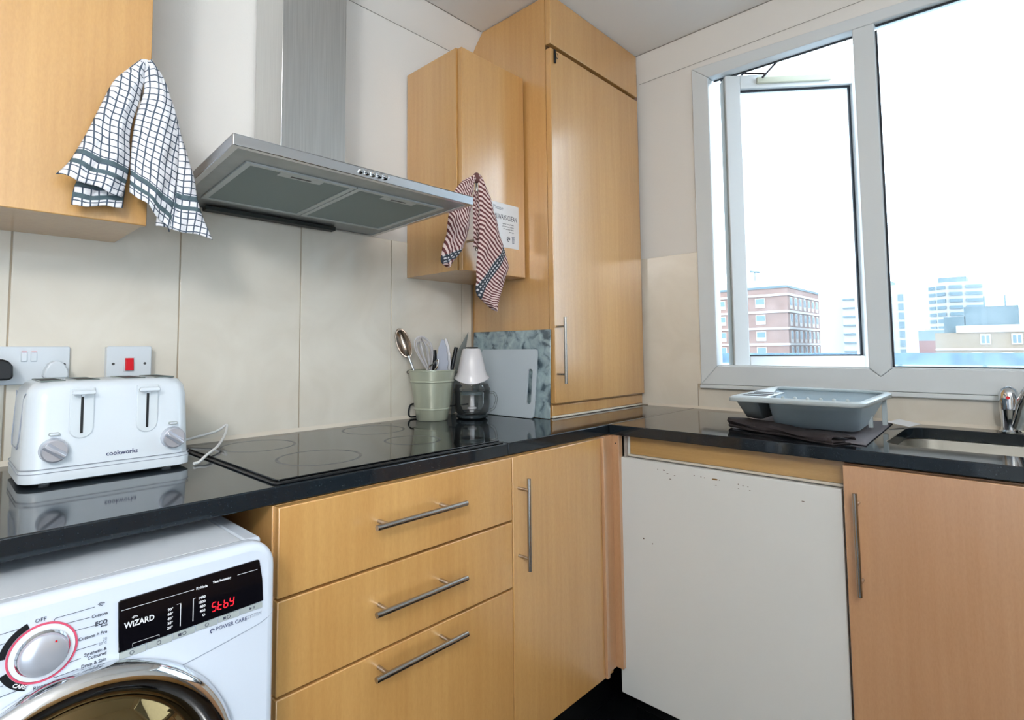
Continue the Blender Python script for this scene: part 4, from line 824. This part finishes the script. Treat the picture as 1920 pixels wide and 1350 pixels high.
T2 = [(-.585, -1.008), (-.38, -.992), (-.39, -1.062), (-.585, -1.066)]; B2 = [(-.425, -.985), (-.28, -.975), (-.29, -1.03), (-.448, -1.036)]
loft(bm, [(quad_rr(T2, 0, rs=[.015]*4), RZ-.002), (quad_rr(B2, 0, rs=[.015]*4), .932)]); o = obj('cutlery_box', bm, mat('rack_box_grey', '8b9599', .4), dk, smooth=True); q = o.modifiers.new('s', 'SOLIDIFY'); q.thickness = .002
# rim ring
bm = BM(); outer = quad_rr(O_, 0, rs=rs); inner = quad_rr(T, .004, rs=[.03, .03, .05, .035])
N = len(outer)
def bow(i, base):
    p = outer[i]; return base+(.006*math.exp(-((p[0]+.13)**2+(p[1]+1.17)**2)/.006))
Lp = []
for lp, z in ((outer, RZ-.010), (outer, RZ), (quad_rr(O_, .006, rs=rs), RZ+.004), (inner, RZ+.003), (inner, RZ-.004)): Lp.append([bm.verts.new((p[0], p[1], bow(i, z))) for i, p in enumerate(lp)])
for a, b in zip(Lp, Lp[1:]):
    for i in range(N): bm.faces.new((a[i], a[(i+1) % N], b[(i+1) % N], b[i]))
rim_m = mat('rack_rim', 'b9c5c9', .35); o = obj('rim', bm, rim_m, dk, smooth=True); q = o.modifiers.new('s', 'SOLIDIFY'); q.thickness = .0015
# solid cutlery top plate; slot shade painted on as three dark inlays
bm = BM()
def cp(u, v):  # u along depth (x), v along y
    a = Vector((-.600, -1.015)).lerp(Vector((-.375, -1.002)), u); b = Vector((-.597, -1.098)).lerp(Vector((-.375, -1.082)), u); return a.lerp(b, v)
def strip(u0, u1, v0, v1):
    P = [cp(u0, v0), cp(u1, v0), cp(u1, v1), cp(u0, v1)]; hexa(bm, [(p.x, p.y, RZ-.001) for p in P]+[(p.x, p.y, RZ+.0035) for p in P])
strip(0, 1, 0, 1)
ct = obj('cutlery_top', bm, rim_m, dk, .002)
for u0, u1 in ((.16, .30), (.44, .58), (.72, .86)):
    bm = BM(); P = [cp(u0, .10), cp(u1, .10), cp(u1, .9), cp(u0, .9)]; hexa(bm, [(p.x, p.y, RZ+.0030) for p in P]+[(p.x, p.y, RZ+.0046) for p in P]); obj('slot_shade', bm, slotm, ct)
for i in range(6):
    bm = BM(); lathe(bm, [(.0045, RZ+.003), (.0045, RZ+.006), (.002, RZ+.009), (0, RZ+.0095)], (-.591, -1.14-.030*i, 0), 12); obj('plate_peg', bm, rim_m, dk, smooth=True)
boxo('leg', (-.305, -.295, -1.2905, -1.2800, .9125, .958), rim_m, dk, .001)
boxo('leg', (-.222, -.210, -1.312, -1.300, .9125, RZ-.003), rim_m, dk, .001)

# ------------------------------------------------------------------ towels
def resample(pl, t):
    pl = [Vector(p) for p in pl]; d = [0]
    for a, b in zip(pl, pl[1:]): d.append(d[-1]+(b-a).length)
    x = t*d[-1]
    for i in range(1, len(d)):
        if x <= d[i]+1e-9: return pl[i-1].lerp(pl[i], (x-d[i-1])/max(1e-9, d[i]-d[i-1]))
    return pl[-1]
def drape(name, parent, m, Lp_, Rp_, y0, amp=.006, nf=2.2, bulge=.012, cell=.0135, anchor='R', ph=0, nu=40, nv=80, curl=0, uvo=(0, 0), back=0, smoothk=5):
    Lq = [(p.x, p.y) for p in smoothpts([(a, b, 0) for a, b in Lp_], smoothk)]; Rq = [(p.x, p.y) for p in smoothpts([(a, b, 0) for a, b in Rp_], smoothk)]
    bm = BM(); uvl = bm.loops.layers.uv.new('UVMap'); V = []; UV = {}; vlen = 0; prev = None
    for j in range(nv+1):
        t = j/nv; a = resample(Lq, t); b = resample(Rq, t); w = (b-a).length; row = []
        mid = (a+b)/2; vlen += (mid-prev).length if prev is not None else 0; prev = mid
        for i in range(nu+1):
            s = i/nu; p = a.lerp(b, s)
            fold = amp*min(1, .25+t*1.3)*math.sin(2*PI*nf*s+ph+1.1*math.sin(3*t+ph)); ed = math.sin(PI*s)**.6 if 0 < s < 1 else 0
            y = y0-bulge*ed*(.5+.5*min(1, t*3))-fold*ed-.0012*math.sin(37*t+9*s)-.001*math.sin(23*s+31*t)+curl*max(0, t-.8)
            wav = .0022*math.sin(2*PI*nf*s*1.3+ph)*max(0, t-.75)*4
            v = bm.verts.new((p.x, y, p.y+wav)); row.append(v)
            du = (s-(1 if anchor == 'R' else 0 if anchor == 'L' else .5))*max(w, .028)/cell
            UV[v] = (du+40+uvo[0]+.12*math.sin(9*t+3*s), vlen/cell+uvo[1]+.15*math.sin(6*s+2*t))
        V.append(row)
    for r1, r2 in zip(V, V[1:]):
        for i in range(nu):
            f = bm.faces.new((r1[i], r1[i+1], r2[i+1], r2[i]))
            for l in f.loops: l[uvl].uv = UV[l.vert]
    o = obj(name, bm, m, parent, smooth=True); q = o.modifiers.new('s', 'SOLIDIFY'); q.thickness = .0018; q.offset = 0; return o
t1 = thing('tea_towel', 'white tea towel with a dark grey check hanging on the large left cupboard', 'towel', (-1.92, -.33, 1.40))
AL = [(-1.924, 1.752), (-1.95, 1.719), (-1.97, 1.688), (-1.99, 1.631), (-2.007, 1.58), (-2.021, 1.543), (-2.035, 1.509), (-2.054, 1.481)]
AR = [(-1.913, 1.749), (-1.916, 1.719), (-1.922, 1.677), (-1.931, 1.634), (-1.938, 1.592), (-1.937, 1.533), (-1.942, 1.489), (-1.95, 1.454)]
BL = [(-1.917, 1.744), (-1.916, 1.711), (-1.917, 1.679), (-1.927, 1.635), (-1.933, 1.586), (-1.935, 1.534), (-1.935, 1.471)]
BR = [(-1.905, 1.759), (-1.887, 1.738), (-1.871, 1.702), (-1.858, 1.665), (-1.849, 1.596), (-1.851, 1.492), (-1.862, 1.400)]
CL = [(-1.905, 1.752), (-1.893, 1.695), (-1.881, 1.641), (-1.875, 1.569), (-1.877, 1.487), (-1.885, 1.409)]
CR = [(-1.905, 1.759), (-1.879, 1.724), (-1.854, 1.658), (-1.833, 1.588), (-1.815, 1.533), (-1.802, 1.468), (-1.773, 1.398)]
drape('left_fold', t1, CHECKT, AL, AR, -.328, .006, 1.6, .022, ph=.5, uvo=(0, -5.5), cell=.0132)
drape('inner_fold', t1, CHECKT, [(-1.985, 1.62), (-2.010, 1.52), (-2.026, 1.456), (-2.027, 1.428)], [(-1.938, 1.62), (-1.945, 1.512), (-1.942, 1.474), (-1.945, 1.440)], -.318, .004, 1.2, .006, ph=2, uvo=(.3, 1.5), cell=.0132)
drape('middle_fold', t1, CHECKT, BL, BR, -.330, .005, 1.5, .020, ph=3.6, uvo=(.4, -7.2), cell=.0138, anchor='L')
drape('right_fold', t1, CHECKT, CL, CR, -.322, .004, 1.2, .010, ph=1, uvo=(.1, -7.8), cell=.0138, anchor='L')
bm = BM(); blob(bm, (-1.914, -.332, 1.744), (1, 0, -.1), .013, .012, .009); obj('knot', bm, mat('towel_white', 'dddce0', .95), t1, smooth=True)
t2 = thing('tea_towel', 'maroon and white striped tea towel hanging on the small wall cupboard handle', 'towel', (-.97, -.36, 1.27))
RL = [(-.992, 1.709), (-.987, 1.666), (-.984, 1.62), (-.983, 1.559), (-.989, 1.486), (-.997, 1.425), (-1.0, 1.372), (-.994, 1.316), (-.922, 1.272)]
RRp = [(-.982, 1.705), (-.959, 1.683), (-.934, 1.64), (-.916, 1.599), (-.898, 1.55), (-.872, 1.487), (-.848, 1.43), (-.863, 1.387), (-.918, 1.272)]
LL = [(-.999, 1.707), (-1.053, 1.674), (-1.086, 1.635), (-1.109, 1.565), (-1.118, 1.503), (-1.132, 1.46), (-1.143, 1.415), (-1.119, 1.397)]
LR = [(-.992, 1.705), (-1.005, 1.67), (-1.014, 1.625), (-1.021, 1.57), (-1.03, 1.516), (-1.045, 1.482), (-1.059, 1.453), (-1.115, 1.397)]
drape('right_fold', t2, STRIPET, RL, RRp, -.378, .004, 1.4, .016, cell=.0112, anchor='L', ph=1.2, uvo=(-40, 0))
drape('left_fold', t2, STRIPET, LL, LR, -.372, .004, 1.3, .014, cell=.0112, anchor='R', ph=.2, uvo=(-40, 9))
drape('back_fold', t2, STRIPET, [(-.992, 1.66), (-.996, 1.60), (-.994, 1.52), (-.995, 1.475)], [(-.970, 1.66), (-.972, 1.60), (-.960, 1.52), (-.962, 1.475)], -.362, .003, 1.2, .004, cell=.0112, anchor='L', uvo=(-40+10, 0))
bm = BM(); blob(bm, (-.989, -.372, 1.700), (0, 0, 1), .017, .013, .016); obj('knot', bm, mat('towel_maroon', '6e4a48', .95), t2, smooth=True)

# ------------------------------------------------------------------ added lamp and bounce objects behind the camera
lp = thing('fill_lamp', 'added fill lamp, a glowing opal globe unseen behind the camera', 'lamp', (-3.1, -2.25, CZ))  # invented lamp, added to brighten the room
bm = BM(); lathe(bm, [(0, CZ-.001), (.05, CZ-.001), (.045, CZ-.02), (.006, CZ-.025), (.004, CZ-.23), (.03, CZ-.235), (.03, CZ-.262), (0, CZ-.262)], (-3.1, -2.25, 0), 24); obj('cord_and_rose', bm, WHITEP, lp, smooth=True)
bm = BM(); lathe(bm, [(.15*math.sin(PI*k/16), CZ-.41-.15*math.cos(PI*k/16)) for k in range(17)], (-3.1, -2.25, 0), 32); obj('globe', bm, mat('fill_globe', (1, .99, .975, 1), .5, emit=FILL_STRENGTH), lp, smooth=True)
ob = thing('reflection_cupboard', 'added beech cupboard unseen behind the camera, there for reflections', 'cabinet', (-1.4, -2.5, 0))  # unseen cupboard, added so glossy surfaces have something to reflect
boxo('carcass', (-2.1, -.75, RY0+.002, -2.42, .1, .86), BEECH, ob, .002)
for i in range(2): boxo('door', (-2.098+.45*i, -1.652+.45*i, -2.42, -2.401, .1, .86), BEECH, ob, .002)
ot = thing('bounce_fridge', 'added white fridge-shaped bounce block unseen behind the camera', 'fridge', (-3.3, -1.0, 0))  # unseen white fridge, added to keep the bounced light neutral
boxo('cabinet', (RX0+.002, -3.05, -1.4, -.7, .04, 1.85), WHITEA, ot, .006); boxo('door', (-3.048, -3.0, -1.398, -.702, .72, 1.848), WHITEA, ot, .01); boxo('door', (-3.048, -3.0, -1.398, -.702, .06, .712), WHITEA, ot, .01)
boxo('base', (RX0+.02, -3.08, -1.38, -.72, .0, .039), BLACKP, ot, 0)

# ------------------------------------------------------------------ outside
GZ = -18.
BRICK = mat('far_brick', '87716a', .9, var=.15, vscale=.6); BAND = mat('far_white_band', 'b0b0b0', .8); FGL = mat('far_glass', '5e7886', .2); BRICK2 = mat('far_tan_brick', '857563', .9, var=.12, vscale=.5)
CONC = mat('far_concrete', 'a4a5a6', .8); CGREY = mat('far_grey', '5c7078', .7); SLATE = mat('far_slate', '4e6066', .7); RED = mat('far_red_brick', '8a5a52', .9)
bm = BM(); box(bm, 3, 600, -400, 400, GZ-1, GZ); structure('ground', bm, mat('far_ground', '8c9092', .9))
def bld(name, label, group=None): 
    o = thing(name, label, 'building', (0, 0, GZ), group); return o
# brick block of flats
b1 = bld('block_of_flats', 'brick block of flats with white floor bands seen through the open casement')
bx, by = 117.7, 32.3; zt_ = 13.4
bm = BM(); box(bm, bx, bx+23.5, by, by+34, GZ, zt_); obj('wall', bm, BRICK, b1)
bands = [11.75, 8.35, 4.95, 1.75, -1.4]
for z in bands:
    bm = BM(); box(bm, bx-.25, bx+23.8, by-.25, by+34, z-.22, z+.22); obj('floor_band', bm, BAND, b1)
bm = BM(); box(bm, bx+4, bx+18, by+5, by+30, zt_, zt_+2.0); obj('roof_box', bm, BAND, b1)
bm = BM(); box(bm, bx-.15, bx+23.6, by-.15, by+34, zt_-.3, zt_+.15); obj('parapet', bm, CGREY, b1)
bm = BM(); polytube(bm, [(bx+6, by+8, zt_+2), (bx+6, by+8, zt_+4.2)], .12, 6); polytube(bm, [(bx+6, by+7, zt_+4), (bx+6, by+9, zt_+4.4)], .25, 6); obj('antenna', bm, CGREY, b1)
for z in bands:
    for k in range(8):
        y = by+4.2+4.0*k; f_ = BM(); box(f_, bx-.1, bx+.05, y, y+1.9, z-2.5, z-.55); o = obj('window', f_, BAND, b1)
        g_ = BM(); box(g_, bx-.16, bx-.1, y+.15, y+1.75, z-1.75, z-.7); obj('pane', g_, FGL, o)
    for k in range(7):
        x = bx+1.4+3.15*k; f_ = BM(); box(f_, x, x+1.5, by-.1, by+.05, z-2.9, z-.4); o = obj('window', f_, BAND, b1)
        g_ = BM(); box(g_, x+.15, x+1.2, by-.16, by-.1, z-2.1, z-.6); obj('pane', g_, FGL, o)
# white slab with balconies
b2 = bld('balcony_block', 'pale concrete block with grey balcony lines beside the mullion')
bm = BM(); box(bm, 116, 132, 22.0, 26.4, GZ, 11.9); obj('wall', bm, CONC, b2)
bm = BM(); box(bm, 113, 128, 13.0, 21.9, GZ, 11.6); obj('stair_wall', bm, CONC, b2)
for k in range(9):
    z = 9.6-1.55*k-.6*(k > 3)*0
    bm = BM(); box(bm, 112.6, 113, 17.5, 21.9, z-.12, z+.12); obj('balcony_edge', bm, CGREY, b2)
    for (ya, yb) in ((14.7, 15.6), (13.1, 13.8)):
        bm = BM(); box(bm, 112.8, 113, ya, yb, z-.75, z+.35); obj('window', bm, CGREY, b2)
bm = BM(); box(bm, 114, 120, 15, 19, 11.6, 12.6); obj('roof_plant', bm, CGREY, b2)
# distant tower
b3 = bld('tower_block', 'tall far striped white tower block behind the tan terrace')
cx_, cy_ = 196, 13.6
bm = BM(); prism(bm, [(cx_, cy_+4.5), (cx_-4, cy_), (cx_, cy_-7.5), (cx_+14, cy_-7.5), (cx_+14, cy_+4.5)], 'z', GZ, 18.6); obj('wall', bm, CONC, b3)
for k in range(10):
    z = 17.2-1.85*k
    bm = BM()
    for (a, b) in (((cx_-.1, cy_+4.3), (cx_-4.1, cy_+.2)), ((cx_-4.1, cy_-.4), (cx_-.2, cy_-7.4))):
        a, b = Vector(a), Vector(b)
        for q0, q1 in ((.03, .4), (.5, .97)):
            p, q = a.lerp(b, q0), a.lerp(b, q1); hexa(bm, [(p.x-.2, p.y, z-.45), (q.x-.2, q.y, z-.45), (q.x+.2, q.y, z-.45), (p.x+.2, p.y, z-.45), (p.x-.2, p.y, z+.45), (q.x-.2, q.y, z+.45), (q.x+.2, q.y, z+.45), (p.x+.2, p.y, z+.45)])
    obj('window_band', bm, CGREY, b3)
bm = BM(); box(bm, cx_, cx_+8, cy_-4, cy_+2, 18.6, 20.2); obj('roof_plant', bm, CGREY, b3)
# tan terrace
b4 = bld('terrace_house', 'long tan brick terrace with a white cornice at the right of the window')
tx, ty = 92., 7.2
bm = BM(); box(bm, tx, tx+10, ty-30, ty, GZ, 2.85); obj('wall', bm, BRICK2, b4)
bm = BM(); box(bm, tx-.2, tx+10, ty-30, ty-2.2, 2.85, 3.75); obj('cornice', bm, BAND, b4)
bm = BM(); box(bm, tx-.15, tx+.2, ty-30, ty, .55, .8); obj('string_course', bm, BAND, b4)
for k in range(9):
    for z in (1.3, -1.0):
        y = ty-5.5-2.9*k+(z < 0)*.9; f_ = BM(); box(f_, tx-.12, tx, y, y+1.0, z, z+1.3); o = obj('window', f_, BAND, b4); g_ = BM(); box(g_, tx-.16, tx-.12, y+.12, y+.42, z+.15, z+1.15); box(g_, tx-.16, tx-.12, y+.56, y+.88, z+.15, z+1.15); obj('pane', g_, CGREY, o)
for y, h, w, m in ((ty-2.0, 5.0, 2.2, SLATE), (ty-5.6, 6.2, 5.2, SLATE), (ty-13, 4.9, .8, SLATE), (ty-15.2, 6.3, 3.2, RED), (ty-10.4, 6.4, .9, SLATE)):
    bm = BM(); box(bm, tx+1, tx+5, y-w/2, y+w/2, 2.85, h); obj('roof_stack', bm, m, b4)
for y in (ty-5, ty-7, ty-12.4): bm = BM(); polytube(bm, [(tx+2, y, 4.5), (tx+2, y, 7.6)], .09, 6); obj('antenna', bm, CGREY, b4)
# dark low house
b5 = bld('low_house', 'small low house with a slate roof between the mullion and the terrace')
bm = BM(); box(bm, 150, 160, 10.5, 16.5, GZ, 2.3); obj('wall', bm, RED, b5)
bm = BM(); prism(bm, [(150, 2.3), (153, 4.6), (157, 4.6), (160, 2.3)], 'y', 10.5, 16.5); obj('roof', bm, SLATE, b5)
bm = BM(); box(bm, 165, 175, 4, 16, GZ, 5.2); obj('rear_wing', bm, CONC, b5)
# parapet outside
pp = thing('roof_parapet', 'blue-grey roof parapet rail running outside below the window panes', 'parapet', (7, 0, 0))
bm = BM(); box(bm, 8.0, 8.18, -9, 14, .875, 1.045); obj('coping', bm, mat('parapet_blue', '4a6478', .7, var=.3, vscale=6), pp)
bm = BM(); box(bm, 8.05, 8.15, -9, 14, -3, .874); obj('screen', bm, mat('parapet_pale', '9aa6ac', .8, var=.1, vscale=9), pp)
for k in range(24):
    bm = BM(); box(bm, 8.03, 8.049, -8.8+.95*k, -8.76+.95*k, .3, .87); obj('post', bm, CGREY, pp)
